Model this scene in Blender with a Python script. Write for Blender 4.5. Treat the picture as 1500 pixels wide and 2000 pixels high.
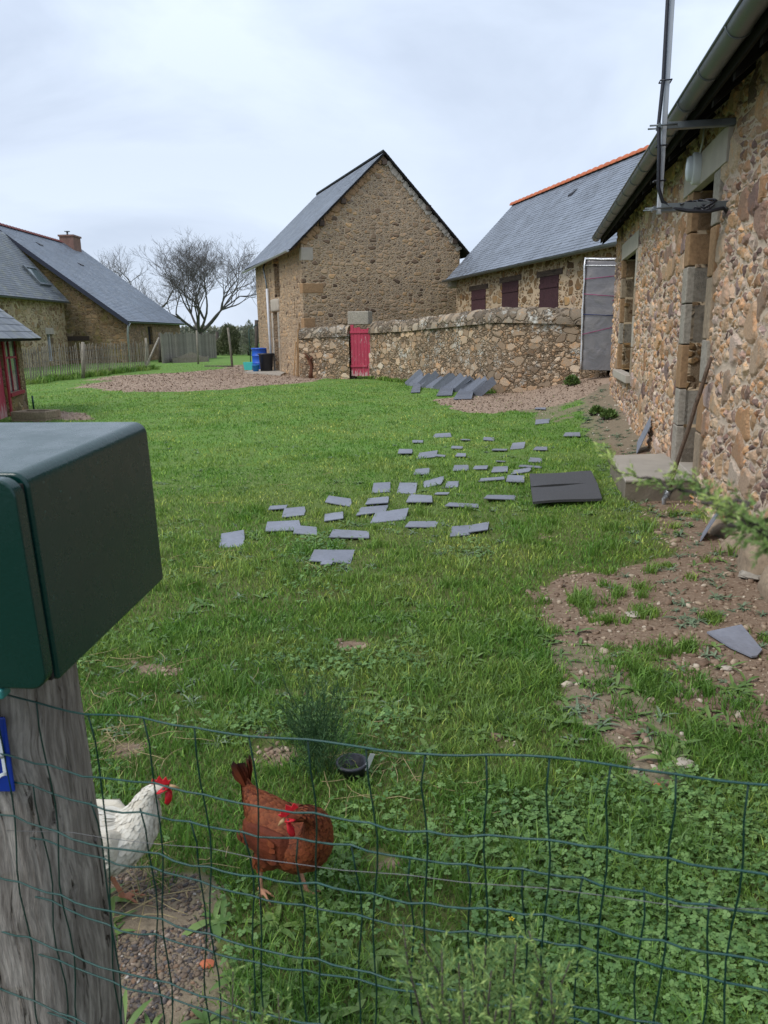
import bpy, math, random
import numpy as np
from mathutils import Vector, Matrix
R = math.radians
random.seed(7); rng = np.random.default_rng(7)
S = bpy.context.scene
for o in list(bpy.data.objects): bpy.data.objects.remove(o)
COL = S.collection

# ------------------------------------------------------------------ camera
PITCH, ROLL, EYE = R(13.13), R(1.0), 1.5
_r = np.array([1, 0, 0.]); _u = np.array([0, math.sin(PITCH), math.cos(PITCH)]); _f = np.array([0, math.cos(PITCH), -math.sin(PITCH)])
_rr = math.cos(ROLL)*_r - math.sin(ROLL)*_u; _uu = math.sin(ROLL)*_r + math.cos(ROLL)*_u
EYEP = np.array([0, 0, EYE])
cam = bpy.data.cameras.new('camera'); camo = bpy.data.objects.new('camera', cam); COL.objects.link(camo); S.camera = camo
camo.matrix_world = Matrix([[_rr[i], _uu[i], -_f[i], EYEP[i]] for i in range(3)] + [[0, 0, 0, 1]])
cam.sensor_fit = 'VERTICAL'; cam.sensor_height = 36; cam.lens = 27; cam.clip_start = .05; cam.clip_end = 3000
cam.dof.use_dof = True; cam.dof.focus_distance = 7; cam.dof.aperture_fstop = 15

def ray(x, y): return _rr*(x-750)/1500 + _uu*(1000-y)/1500 + _f
def gp(x, y, z=0.):                     # point of the plane at height z seen at photo pixel x, y
    d = ray(x, y); return EYEP + d*((z-EYE)/d[2])
def onp(x, y, p0, p1):                  # point of the vertical plane through p0, p1
    d = ray(x, y); n = np.array([-(p1[1]-p0[1]), p1[0]-p0[0], 0]); t = n@(np.array([p0[0], p0[1], 0])-EYEP)/(n@d); return EYEP+d*t
def aty(x, y, Y): d = ray(x, y); return EYEP+d*(Y/d[1])

# ------------------------------------------------------------------ world and sun
S.view_settings.view_transform = 'Standard'; S.view_settings.look = 'None'
S.view_settings.gamma = 1; S.view_settings.exposure = 0.66
W = bpy.data.worlds.new('World'); S.world = W; W.use_nodes = True
wt = W.node_tree; wt.nodes.clear()
SUN_EL, SUN_AZ = R(50), R(238)
def wn(t, **k):
    n = wt.nodes.new(t)
    for a, b in k.items(): setattr(n, a, b)
    return n
sky = wn('ShaderNodeTexSky', sky_type='NISHITA', sun_disc=False, sun_elevation=SUN_EL, sun_rotation=SUN_AZ)
tc = wn('ShaderNodeTexCoord'); mp = wn('ShaderNodeMapping'); mp.inputs['Scale'].default_value = (1, 1, 2.6)
wt.links.new(tc.outputs['Generated'], mp.inputs[0])
nz = wn('ShaderNodeTexNoise'); nz.inputs['Scale'].default_value = 1.7; nz.inputs['Detail'].default_value = 7; nz.inputs['Roughness'].default_value = .52; nz.inputs['Distortion'].default_value = .5
wt.links.new(mp.outputs[0], nz.inputs['Vector'])
cr = wn('ShaderNodeValToRGB'); e = cr.color_ramp.elements
e[0].position = .33; e[0].color = (.40, .47, .60, 1); e[1].position = .64; e[1].color = (.70, .79, .93, 1)
wt.links.new(nz.outputs['Fac'], cr.inputs[0])
sx = wn('ShaderNodeSeparateXYZ'); wt.links.new(tc.outputs['Generated'], sx.inputs[0])
g2 = wn('ShaderNodeValToRGB'); e = g2.color_ramp.elements           # brighter overhead, slate grey band, paler at the horizon
e[0].position = 0.; e[0].color = (1.04, 1.04, 1.04, 1); e[1].position = .75; e[1].color = (1.38, 1.38, 1.36, 1)
q = g2.color_ramp.elements.new(.2); q.color = (.95, .95, .96, 1); q = g2.color_ramp.elements.new(.42); q.color = (1.18, 1.18, 1.17, 1)
wt.links.new(sx.outputs['Z'], g2.inputs[0])
mm = wn('ShaderNodeMix', data_type='RGBA', blend_type='MULTIPLY'); mm.inputs[0].default_value = 1
wt.links.new(cr.outputs[0], mm.inputs[6]); wt.links.new(g2.outputs[0], mm.inputs[7])
skm = wn('ShaderNodeMix', data_type='RGBA', blend_type='MULTIPLY'); skm.inputs[0].default_value = 1; skm.inputs[7].default_value = (.1, .1, .1, 1)
wt.links.new(sky.outputs[0], skm.inputs[6])
mx = wn('ShaderNodeMix', data_type='RGBA'); mx.inputs[0].default_value = .9
wt.links.new(skm.outputs[2], mx.inputs[6]); wt.links.new(mm.outputs[2], mx.inputs[7])
bg = wn('ShaderNodeBackground'); bg.inputs[1].default_value = .78; wo = wn('ShaderNodeOutputWorld')
wt.links.new(mx.outputs[2], bg.inputs[0]); wt.links.new(bg.outputs[0], wo.inputs[0])
sl = bpy.data.lights.new('sun', 'SUN'); sl.energy = 1.5; sl.angle = R(28); sl.color = (1, .96, .9)
so = bpy.data.objects.new('sun', sl); COL.objects.link(so)
so.rotation_euler = Vector((math.sin(SUN_AZ)*math.cos(SUN_EL), math.cos(SUN_AZ)*math.cos(SUN_EL), math.sin(SUN_EL))).to_track_quat('Z', 'Y').to_euler()

# ------------------------------------------------------------------ node helper
class NT:
    def __init__(s, name, rough=.8, spec=.3):
        s.m = bpy.data.materials.new(name); s.m.use_nodes = True; s.t = s.m.node_tree; s.t.nodes.clear()
        s.out = s.t.nodes.new('ShaderNodeOutputMaterial'); s.b = s.t.nodes.new('ShaderNodeBsdfPrincipled')
        s.t.links.new(s.b.outputs[0], s.out.inputs[0]); s.b.inputs['Roughness'].default_value = rough; s.b.inputs['Specular IOR Level'].default_value = spec
        s._tc = None
    def put(s, sock, v):
        if v is None: return
        if isinstance(v, bpy.types.NodeSocket): s.t.links.new(v, sock)
        else:
            if sock.type == 'RGBA' and len(v) == 3: v = (*v, 1)
            sock.default_value = v
    def n(s, typ, inp={}, out=0, **k):
        n = s.t.nodes.new(typ)
        for a, b in k.items(): setattr(n, a, b)
        for a, b in inp.items(): s.put(n.inputs[a], b)
        return n.outputs[out] if out is not None else n
    @property
    def obj(s):
        if s._tc is None: s._tc = s.t.nodes.new('ShaderNodeTexCoord')
        return s._tc.outputs['Object']
    @property
    def pos(s): return s.n('ShaderNodeNewGeometry').node.outputs['Position']
    def attr(s, nm, out='Fac'): 
        n = s.n('ShaderNodeAttribute', out=None, attribute_name=nm); return n.outputs[out]
    def map(s, v, sc=(1, 1, 1), loc=(0, 0, 0), rot=(0, 0, 0)): return s.n('ShaderNodeMapping', {'Vector': v, 'Scale': sc, 'Location': loc, 'Rotation': rot})
    def noise(s, v, sc, det=4, ro=.55, dist=0, out='Fac'):
        n = s.n('ShaderNodeTexNoise', {'Vector': v, 'Scale': sc, 'Detail': det, 'Roughness': ro, 'Distortion': dist}, out=None); return n.outputs[out]
    def math(s, op, a, b=None, c=None, clamp=False):
        n = s.n('ShaderNodeMath', out=None, operation=op, use_clamp=clamp)
        for i, v in enumerate((a, b, c)): s.put(n.inputs[i], v)
        return n.outputs[0]
    def ss(s, v, a, b, lo=0., hi=1.): return s.n('ShaderNodeMapRange', {'Value': v, 'From Min': a, 'From Max': b, 'To Min': lo, 'To Max': hi}, interpolation_type='SMOOTHSTEP')
    def mix(s, f, a, b, mode='MIX'):
        n = s.n('ShaderNodeMix', out=None, data_type='RGBA', blend_type=mode); s.put(n.inputs[0], f); s.put(n.inputs[6], a); s.put(n.inputs[7], b); return n.outputs[2]
    def mixf(s, f, a, b):
        n = s.n('ShaderNodeMix', out=None, data_type='FLOAT'); s.put(n.inputs[0], f); s.put(n.inputs[2], a); s.put(n.inputs[3], b); return n.outputs[0]
    def ramp(s, f, stops, interp='LINEAR'):
        n = s.n('ShaderNodeValToRGB', {'Fac': f}, out=None); cr = n.color_ramp; cr.interpolation = interp
        while len(cr.elements) > 1: cr.elements.remove(cr.elements[-1])
        for i, (p, c) in enumerate(stops):
            e = cr.elements[0] if i == 0 else cr.elements.new(p)
            e.position = p; e.color = (*c, 1) if len(c) == 3 else c
        return n.outputs[0]
    def col(s, v): s.put(s.b.inputs['Base Color'], v)
    def bump(s, h, dist=.01, st=1.): s.put(s.b.inputs['Normal'], s.n('ShaderNodeBump', {'Height': h, 'Distance': dist, 'Strength': st}))
    def disp(s, h, scale, mid=.5):
        s.t.links.new(s.n('ShaderNodeDisplacement', {'Height': h, 'Scale': scale, 'Midlevel': mid}), s.out.inputs['Displacement']); s.m.displacement_method = 'BOTH'
    def scale(s, v, k): 
        n = s.n('ShaderNodeVectorMath', {0: v}, out=None, operation='SCALE'); s.put(n.inputs['Scale'], k); return n.outputs[0]
    def add(s, a, b): return s.n('ShaderNodeVectorMath', {0: a, 1: b}, operation='ADD')

def plain(name, c, rough=.7, spec=.3, var=.15, sc=6., bump=.002, metal=0.):
    t = NT(name, rough, spec); f = t.noise(t.obj, sc, 5, .6)
    t.col(t.mix(f, tuple(x*(1-var*1.6) for x in c), tuple(min(1, x*(1+var)) for x in c)))
    f2 = t.noise(t.obj, sc*9, 4, .6); t.bump(f2, bump); t.b.inputs['Metallic'].default_value = metal
    t.put(t.b.inputs['Roughness'], t.ss(f, .3, .7, rough-.08, min(1, rough+.08)))
    return t.m

def masonry(name, s=3.2, asp=1.55, mort=(.42, .34, .25), pal=None, mw=.035, big=.45, bump=.02, disp=0., dark=0., lichen=0., blur=.02, moss=0., rnd=.95, jag=1.1, grain=.22, flat=False):
    t = NT(name, .92, .15); o = t.obj
    wob = t.noise(o, s*1.3, 3, .5, out='Color'); wob = t.scale(t.add(wob, (-.5, -.5, -.5)), .55/s)
    fine = t.noise(o, s*9, 4, .65)
    ow = t.add(o, wob)
    if flat:
        sp_ = t.n('ShaderNodeSeparateXYZ', {0: ow}, out=None); v = t.n('ShaderNodeCombineXYZ', {0: t.math('ADD', sp_.outputs[0], sp_.outputs[1]), 1: t.math('MULTIPLY', sp_.outputs[2], asp), 2: 0.})
    else: v = t.map(ow, (1, 1, asp))
    dim = '2D' if flat else '3D'
    def vor(sc):
        d = t.n('ShaderNodeTexVoronoi', {'Vector': v, 'Scale': sc, 'Randomness': .9}, feature='DISTANCE_TO_EDGE', voronoi_dimensions=dim)
        n = t.n('ShaderNodeTexVoronoi', {'Vector': v, 'Scale': sc, 'Randomness': .9}, out=None, feature='F1', voronoi_dimensions=dim)
        return t.math('MINIMUM', d, t.math('MULTIPLY', t.math('SUBTRACT', rnd, n.outputs['Distance']), .55)), n.outputs['Color']
    db, cb = vor(s); ds, cs = vor(s*2.3)
    ds = t.math('MULTIPLY', ds, .55)
    sb = t.n('ShaderNodeSeparateColor', {0: cb}, out=None)
    sel = t.math('GREATER_THAN', sb.outputs[2], 1-big)
    dist = t.mixf(sel, t.math('MINIMUM', ds, db), db)
    cell = t.mix(sel, cs, cb); sc_ = t.n('ShaderNodeSeparateColor', {0: cell}, out=None)
    dist = t.math('ADD', dist, t.math('MULTIPLY', t.math('SUBTRACT', fine, .5), mw*jag))
    mask = t.ss(dist, mw*.75, mw*.75+blur)
    stone = t.ramp(sc_.outputs[0], pal)
    stone = t.mix(1., stone, t.ramp(sc_.outputs[1], [(0, (.72, .72, .72)), (1, (1.22, 1.2, 1.18))]), 'MULTIPLY')
    gr = t.noise(o, s*16, 5, .7); stone = t.mix(1., stone, t.ramp(gr, [(.25, (.66, .66, .66)), (.75, (1.3, 1.3, 1.3))]), 'MULTIPLY')
    blot = t.noise(o, s*2.4, 4, .6); stone = t.mix(t.ss(blot, .5, .75), stone, t.mix(1., stone, (1.3, .98, .68), 'MULTIPLY'))
    mc = t.mix(fine, tuple(x*.8 for x in mort), tuple(min(1, x*1.16) for x in mort))
    c = t.mix(mask, mc, stone)
    if dark: c = t.mix(t.ss(dist, mw*.25, mw*.6, dark, 0), c, (.035, .028, .02))
    if lichen:
        l = t.math('MULTIPLY', t.ss(t.noise(o, 2.2, 5, .7), .53, .62), t.ss(t.noise(o, 14, 3, .6), .45, .58))
        c = t.mix(t.math('MULTIPLY', l, lichen), c, (.52, .52, .48))
    if moss:
        l = t.ss(t.noise(o, 1.1, 5, .7), .5, .66); c = t.mix(t.math('MULTIPLY', l, moss), c, (.22, .2, .05))
    wash = t.noise(o, .7, 3, .5); c = t.mix(1., c, t.ramp(wash, [(.3, (.84, .84, .85)), (.7, (1.1, 1.08, 1.05))]), 'MULTIPLY')
    t.col(c)
    h = t.math('ADD', t.math('MULTIPLY', t.ss(dist, mw*.3, mw*.75+blur*3.2), t.ss(sc_.outputs[1], 0, 1, .75, 1.25)), t.math('MULTIPLY', gr, grain))
    if disp: t.disp(h, disp, .3)
    else: t.bump(h, bump, .9)
    return t.m

def slate(name, c=(.11, .125, .15), lich=0.):
    t = NT(name, .5, .45); isl = t.n('ShaderNodeNewGeometry').node.outputs['Random Per Island']
    k = t.ramp(isl, [(0, tuple(x*.72 for x in c)), (.5, c), (1, tuple(x*1.28 for x in c))])
    n_ = t.noise(t.obj, 1.1, 5, .65); k = t.mix(t.ss(n_, .35, .7, 0, .6), k, tuple(x*1.7 for x in c)); k = t.mix(t.ss(t.noise(t.map(t.obj, (1.5, 1.5, .3)), 1.6, 5, .7), .5, .75, 0, .4), k, (c[0]*.75, c[1]*.72, c[2]*.6))
    if lich: k = t.mix(t.math('MULTIPLY', t.ss(t.noise(t.obj, 2.3, 6, .75), .5, .62), lich), k, (.24, .24, .16))
    k = t.mix(t.ss(t.noise(t.obj, 30, 4, .6), .3, .7, 0, .25), k, tuple(x*.6 for x in c))
    t.col(k); t.bump(t.noise(t.obj, 25, 5, .6), .004); t.put(t.b.inputs['Roughness'], t.ss(isl, 0, 1, .38, .62)); return t.m

def wood(name, c1, c2, axis=2, sc=1., bump=.004, rough=.85, disp=0., crack=(.03, .025, .02)):
    t = NT(name, rough, .2); k = [9*sc, 9*sc, 9*sc]; k[axis] = .8*sc
    wv = t.map(t.add(t.obj, t.scale(t.noise(t.obj, 2*sc, 2, .5, out='Color'), .06)), tuple(k))
    a = t.noise(wv, 3, 6, .65); b = t.noise(t.map(wv, (1, 1, 1), (5, 3, 1)), 9, 4, .7)
    c = t.mix(t.ss(a, .3, .7), c1, c2); c = t.mix(t.ss(b, .35, .7, 0, .6), c, tuple(x*.5 for x in c1))
    cr_ = t.ss(t.noise(t.map(wv, (1, 1, .35), (2, 9, 4)), 5, 5, .6, .3), .34, .41)
    c = t.mix(cr_, crack, c); c = t.mix(1., c, t.ramp(t.n('ShaderNodeObjectInfo', out=None).outputs['Random'], [(0, (.68, .68, .68)), (1, (1.25, 1.25, 1.25))]), 'MULTIPLY'); t.col(c)
    h = t.math('ADD', t.math('MULTIPLY', cr_, .8), t.math('MULTIPLY', b, .5))
    if disp: t.disp(h, disp, .8)
    else: t.bump(h, bump)
    return t.m

M = {}
PALW = [(0, (.17, .115, .095)), (.1, (.24, .165, .13)), (.22, (.42, .245, .125)), (.36, (.47, .32, .185)), (.5, (.37, .26, .18)), (.64, (.5, .38, .25)), (.78, (.42, .265, .155)), (.88, (.3, .22, .19)), (1, (.53, .43, .32))]
PALW = [(p, (r*1.06, g*1.08, b*1.16)) for p, (r, g, b) in PALW]
M['right_wall'] = masonry('rubble wall pinkish mortar', 3.8, 1.3, (.62, .505, .4), PALW, .036, .3, disp=.028, blur=.04, rnd=.84, jag=1.9, grain=.7, flat=True)
M['barn'] = masonry('rubble wall sandy', 4.3, 1.65, (.5, .385, .27), [(0, (.13, .09, .065)), (.14, (.26, .18, .12)), (.4, (.46, .33, .215)), (.6, (.37, .275, .185)), (.85, (.52, .345, .19)), (1, (.27, .22, .175))], .032, .35, .04, blur=.07, dark=.4, rnd=.8, jag=1.8, flat=True)
M['middle'] = masonry('rubble wall yellow mortar', 2.9, 1.5, (.5, .385, .26), [(0, (.12, .075, .045)), (.3, (.3, .19, .09)), (.6, (.22, .15, .09)), (.8, (.38, .25, .12)), (1, (.3, .22, .16))], .06, .35, .03, rnd=.64, flat=True)
M['dry'] = masonry('dry stone', 3.5, 1.7, (.22, .165, .11), [(0, (.2, .15, .105)), (.25, (.36, .275, .195)), (.45, (.46, .36, .255)), (.6, (.3, .225, .16)), (.8, (.43, .3, .19)), (1, (.52, .45, .36))], .025, .38, disp=.035, dark=.8, jag=1.6, lichen=.75, blur=.02)
M['coping'] = masonry('coping stone', 3.2, 1.1, (.2, .16, .12), [(0, (.16, .13, .1)), (.5, (.27, .22, .165)), (1, (.37, .32, .25))], .03, .5, disp=.045, dark=.6, lichen=.8)
M['left'] = masonry('old rubble wall mossy', 2.6, 1.9, (.4, .3, .18), [(0, (.12, .085, .05)), (.3, (.26, .18, .1)), (.6, (.34, .24, .14)), (.8, (.2, .14, .1)), (1, (.38, .3, .2))], .035, .3, .04, dark=.45, moss=.55, rnd=.75, flat=True)
M['wing'] = masonry('old rubble wall pale', 2.6, 1.4, (.44, .35, .22), [(0, (.15, .1, .06)), (.4, (.34, .24, .14)), (.7, (.42, .33, .22)), (1, (.5, .43, .32))], .04, .3, .03, moss=.4, rnd=.66, flat=True)
M['slate'] = slate('slate roof', (.145, .165, .2)); M['slate_old'] = slate('slate roof lichened', (.125, .135, .15), .55)
M['slate_loose'] = slate('loose slate', (.17, .18, .215)); M['slate_dark'] = slate('stacked slate', (.105, .115, .14))
M['zinc'] = plain('zinc gutter', (.16, .18, .19), .42, .5, .3, 5, .001, .6); M['zinc_pale'] = plain('pale zinc', (.42, .44, .46), .5, .5, .2, 5, .001, .3)
M['soffit'] = plain('dark soffit boards', (.02, .018, .017), .9, .1); M['tile'] = plain('terracotta ridge tile', (.46, .14, .07), .75, .2, .25, 4)
M['dull_tile'] = plain('old ridge tile', (.3, .11, .1), .75, .2, .25, 4)
M['granite'] = plain('dressed granite', (.36, .28, .2), .95, .1, .45, 24, .006); M['granite_grey'] = plain('grey granite', (.38, .34, .285), .95, .1, .5, 34, .006)
M['granite_tan'] = plain('ochre granite', (.36, .225, .125), .95, .1, .45, 28, .006); M['granite_pale'] = plain('pale granite', (.42, .37, .31), .9, .2, .2, 5, .004)
M['concrete'] = plain('concrete', (.36, .32, .27), .85, .25, .22, 4, .002); M['concrete_dark'] = plain('stained concrete', (.2, .17, .13), .9, .2, .4, 6, .004)
M['pink'] = None
def paint(name, c, wear, amt=.5):
    t = NT(name, .62, .35); n1 = t.noise(t.map(t.obj, (6, 6, 1.2)), 3, 6, .7); low = t.n('ShaderNodeSeparateXYZ', {0: t.obj}, out=None).outputs[2]
    w = t.ss(t.math('ADD', n1, t.ss(low, 0, .5, .16, 0)), .66-.1*amt, .72-.08*amt)
    t.col(t.mix(w, t.mix(t.noise(t.obj, 4, 4), tuple(x*.8 for x in c), tuple(x*1.15 for x in c)), wear)); t.bump(n1, .003); return t.m
M['pink'] = paint('faded crimson paint', (.42, .045, .085), (.5, .3, .3), .75); M['red'] = paint('red window paint', (.3, .02, .04), (.3, .15, .12), .1)
M['shutter'] = wood('maroon shutter boards', (.06, .03, .035), (.1, .045, .05), 2, 2); M['oak'] = wood('old oak', (.07, .05, .04), (.14, .1, .075), 0, 1)
M['grey_wood'] = wood('weathered grey paling', (.2, .175, .14), (.3, .27, .22), 2, 1.5); M['board'] = wood('pale new plank', (.42, .26, .13), (.52, .34, .18), 2, 1)
M['post'] = wood('weathered post', (.14, .12, .105), (.37, .335, .3), 2, 1.9, disp=.009)
M['stick'] = wood('stick', (.09, .06, .045), (.17, .12, .09), 2, 4)
M['twig'] = plain('pale grey twigs', (.115, .105, .1), .95, .1, .3, 8, .004); M['bark'] = plain('bark', (.095, .08, .07), .95, .1, .4, 8, .01); M['foil'] = None
t = NT('crumpled silver foil', .3, .5); f = t.noise(t.obj, 3, 5, .6, .4); t.col(t.mix(f, (.15, .135, .135), (.3, .28, .275))); t.b.inputs['Metallic'].default_value = .85; t.put(t.b.inputs['Roughness'], t.ss(f, .3, .7, .32, .5)); t.bump(f, .03, .5); M['foil'] = t.m
M['foil_edge'] = plain('bright foil edge', (.7, .7, .72), .3, .5, .2, 8, .004, .5); M['pink_strap'] = plain('pink strap', (.3, .05, .15), .5); M['navy'] = plain('navy strap', (.02, .03, .1), .5)
M['blue'] = plain('blue plastic', (.01, .09, .5), .4, .5, .1); M['blue2'] = plain('light blue plastic', (.02, .22, .6), .4, .5, .1); M['teal'] = plain('turquoise plastic', (.08, .62, .55), .4, .5, .1); M['black'] = plain('black plastic', (.03, .032, .04), .45, .5, .1)
M['cable'] = plain('black cable', (.012, .013, .02), .45, .5, .1); M['white_pl'] = plain('white plastic', (.62, .63, .62), .35, .5, .06, 5, .0005)
t = NT('frosted lamp glass', .12, .6); t.col((.75, .8, .82)); t.b.inputs['Transmission Weight'].default_value = .25; M['lampglass'] = t.m
t = NT('window glass', .08, .6); t.col((.1, .13, .13)); M['glass'] = t.m
t = NT('black rubber', .8, .3); t.col(t.mix(t.noise(t.obj, 60, 3), (.045, .045, .048), (.09, .09, .094))); t.bump(t.noise(t.obj, 120, 3), .003); M['rubber'] = t.m
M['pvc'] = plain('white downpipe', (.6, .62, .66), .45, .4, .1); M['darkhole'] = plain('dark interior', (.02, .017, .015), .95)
M['doorgrey'] = plain('grey stable door', (.2, .19, .2), .8, .2, .25, 5); M['rust'] = plain('rusty iron', (.14, .06, .035), .9, .2, .5, 12, .004)
# mailbox paint: scratches and dust specks are real marks on the paint
t = NT('dark green mailbox paint', .34, .32); o_ = t.obj
sp = t.n('ShaderNodeTexVoronoi', {'Vector': o_, 'Scale': 75., 'Randomness': 1.}, feature='F1'); spm = t.math('MULTIPLY', t.ss(sp, .06, .16, 1, 0), t.ss(t.noise(o_, 11, 3, .7), .5, .68))
sc = t.ss(t.noise(t.map(o_, (14, 9, 110), rot=(.5, .3, 0)), 1.2, 4, .7), .70, .76); sc = t.math('MULTIPLY', sc, t.ss(t.noise(o_, 9, 2), .52, .62))
c = t.mix(t.noise(o_, 5, 4, .6), (.001, .023, .019), (.0022, .034, .028)); c = t.mix(t.math('MULTIPLY', spm, .55), c, (.12, .22, .2)); c = t.mix(t.math('MULTIPLY', sc, .5), c, (.2, .3, .28))
t.b.inputs['Coat Weight'].default_value = .25; t.b.inputs['Coat Roughness'].default_value = .2; t.col(c); t.put(t.b.inputs['Roughness'], t.ss(t.noise(o_, 14, 5, .7), .3, .7, .2, .34)); t.bump(t.noise(o_, 160, 2), .0004); M['mailbox'] = t.m
M['mail_in'] = plain('teal plastic', (.03, .19, .18), .4, .5, .2); M['sign'] = plain('blue enamel', (.005, .03, .26), .25, .5, .1); M['enamel'] = plain('white enamel', (.72, .74, .76), .3, .5, .05)
M['wire'] = plain('green coated wire', (.006, .06, .052), .42, .5, .35, 30, .0006); M['wire_shaded'] = plain('green coated wire shaded copy', (.003, .03, .022), .5, .3, .3, 30, .0006); M['wire_grey'] = plain('galvanised wire', (.16, .165, .17), .5, .4, .1, 5, .0, .5)  # vertical wires: darker copy of the green coating, shade put into the colour
M['brick'] = plain('chimney brick', (.23, .135, .11), .9, .15, .3, 4)

# ------------------------------------------------------------------ mesh helpers
def link(name, me, mat, parent=None, mw=None):
    o = bpy.data.objects.new(name, me); COL.objects.link(o)
    if mat is not None: me.materials.append(mat)
    if parent is not None: o.parent = parent
    elif mw is not None: o.matrix_world = mw
    return o
class MB:
    def __init__(s): s.v = []; s.f = []; s.sm = []
    def add(s, vs, fs, smooth=False):
        b = len(s.v); s.v += [tuple(map(float, p)) for p in vs]; s.f += [tuple(b+i for i in f) for f in fs]; s.sm += [smooth]*len(fs); return s
    def box(s, lo, hi, mat=None):
        (a, b, c), (d, e, f) = lo, hi
        vs = [(a, b, c), (d, b, c), (d, e, c), (a, e, c), (a, b, f), (d, b, f), (d, e, f), (a, e, f)]
        if mat is not None: vs = [mat @ Vector(p) for p in vs]
        return s.add(vs, [(3, 2, 1, 0), (4, 5, 6, 7), (0, 1, 5, 4), (1, 2, 6, 5), (2, 3, 7, 6), (3, 0, 4, 7)])
    def hexa(s, vs): return s.add(vs, [(3, 2, 1, 0), (4, 5, 6, 7), (0, 1, 5, 4), (1, 2, 6, 5), (2, 3, 7, 6), (3, 0, 4, 7)])
    def prism(s, pts, vec):      # pts: polygon, extruded by vec
        n = len(pts); P = [Vector(p) for p in pts]; Q = [p+Vector(vec) for p in P]
        return s.add(P+Q, [tuple(range(n))[::-1], tuple(range(n, 2*n))]+[(i, (i+1) % n, n+(i+1) % n, n+i) for i in range(n)])
    def tube(s, path, rad, k=8, cap=True, smooth=True, ell=None):
        P = [Vector(p) for p in path]; n = len(P); rad = [rad]*n if np.isscalar(rad) else list(rad); ref = None; vs = []
        for i in range(n):
            tg = (P[min(i+1, n-1)]-P[max(i-1, 0)]).normalized()
            if ref is None: ref = tg.orthogonal().normalized() if abs(tg.z) > .99 else tg.cross(Vector((0, 0, 1))).normalized()
            ref = (ref-tg*ref.dot(tg)).normalized(); bi = tg.cross(ref)
            ra, rb = (rad[i], rad[i]) if ell is None else ell[i]
            vs += [P[i]+ref*math.cos(2*math.pi*j/k)*ra+bi*math.sin(2*math.pi*j/k)*rb for j in range(k)]
        fs = [(i*k+j, i*k+(j+1) % k, (i+1)*k+(j+1) % k, (i+1)*k+j) for i in range(n-1) for j in range(k)]
        if cap: fs += [tuple(range(k))[::-1], tuple(range((n-1)*k, n*k))]
        return s.add(vs, fs, smooth)
    def lathe(s, prof, k=24, c=(0, 0, 0), smooth=True):
        vs = [(c[0]+r*math.cos(2*math.pi*j/k), c[1]+r*math.sin(2*math.pi*j/k), c[2]+z) for r, z in prof for j in range(k)]
        n = len(prof); fs = [(i*k+j, i*k+(j+1) % k, (i+1)*k+(j+1) % k, (i+1)*k+j) for i in range(n-1) for j in range(k)]
        return s.add(vs, fs, smooth)
    def build(s, name, mat, parent=None, mw=None, bevel=0, seg=2):
        me = bpy.data.meshes.new(name); me.from_pydata(s.v, [], s.f); me.polygons.foreach_set('use_smooth', s.sm); me.update()
        o = link(name, me, mat, parent, mw)
        if bevel:
            b = o.modifiers.new('bevel', 'BEVEL'); b.width = bevel; b.segments = seg; b.limit_method = 'ANGLE'; b.angle_limit = R(40)
            me.polygons.foreach_set('use_smooth', [True]*len(me.polygons))
            w = o.modifiers.new('wn', 'WEIGHTED_NORMAL') if seg > 1 else None
        return o
def npmesh(name, V, F, mat, parent=None, attrs={}, mw=None, smooth=False):   # V (n,3), F list of (m,k) int arrays
    me = bpy.data.meshes.new(name); me.vertices.add(len(V)); me.vertices.foreach_set('co', np.ascontiguousarray(V, dtype=np.float32).ravel())
    if not isinstance(F, (list, tuple)): F = [F]
    F = [f for f in F if len(f)]
    loops = np.concatenate([f.ravel() for f in F]).astype(np.int32); tot = np.concatenate([np.full(len(f), f.shape[1]) for f in F]).astype(np.int32)
    me.loops.add(len(loops)); me.loops.foreach_set('vertex_index', loops); me.polygons.add(len(tot))
    me.polygons.foreach_set('loop_start', np.concatenate([[0], np.cumsum(tot)[:-1]]).astype(np.int32))
    try: me.polygons.foreach_set('loop_total', tot)
    except Exception: pass
    if smooth: me.polygons.foreach_set('use_smooth', np.ones(len(tot), bool))
    me.update(calc_edges=True)
    for k, a in attrs.items():
        at = me.attributes.new(k, 'FLOAT', 'POINT'); at.data.foreach_set('value', np.ascontiguousarray(a, dtype=np.float32))
    return link(name, me, mat, parent, mw)
def tag(o, label, cat, group=None, kind=None):
    o['label'] = label; o['category'] = cat
    if group: o['group'] = group
    if kind: o['kind'] = kind
    return o
def thing(name, label, cat, loc=(0, 0, 0), az=None, group=None, mw=None):
    o = bpy.data.objects.new(name, None); COL.objects.link(o); o.empty_display_size = .2
    if mw is not None: o.matrix_world = mw
    else: o.location = loc; o.rotation_euler = (0, 0, az or 0)
    return tag(o, label, cat, group)
def frame(p, azdeg, z=0.):   # local x runs along the azimuth (clockwise from +Y), local y to its left, z up
    a = R(azdeg); d = Vector((math.sin(a), math.cos(a), 0)); l = Vector((-d.y, d.x, 0))
    return Matrix(((d.x, l.x, 0, p[0]), (d.y, l.y, 0, p[1]), (0, 0, 1, z), (0, 0, 0, 1)))
def struct(o): o['kind'] = 'structure'; return o
def walls(mb, L, H, y0, y1, holes, z0=0., x0=0.):   # wall slab cut by rectangular holes (xa, xb, za, zb)
    xs = sorted({x0, L, *[h[0] for h in holes], *[h[1] for h in holes]}); zs = sorted({z0, H, *[h[2] for h in holes], *[h[3] for h in holes]})
    for a, b in zip(xs, xs[1:]):
        run = None
        for c, d in zip(zs, zs[1:]):
            if not any(h[0] <= a and b <= h[1] and h[2] <= c and d <= h[3] for h in holes): run = (run[0], d) if run else (c, d)
            elif run: mb.box((a, y0, run[0]), (b, y1, run[1])); run = None
        if run: mb.box((a, y0, run[0]), (b, y1, run[1]))
    return mb
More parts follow.
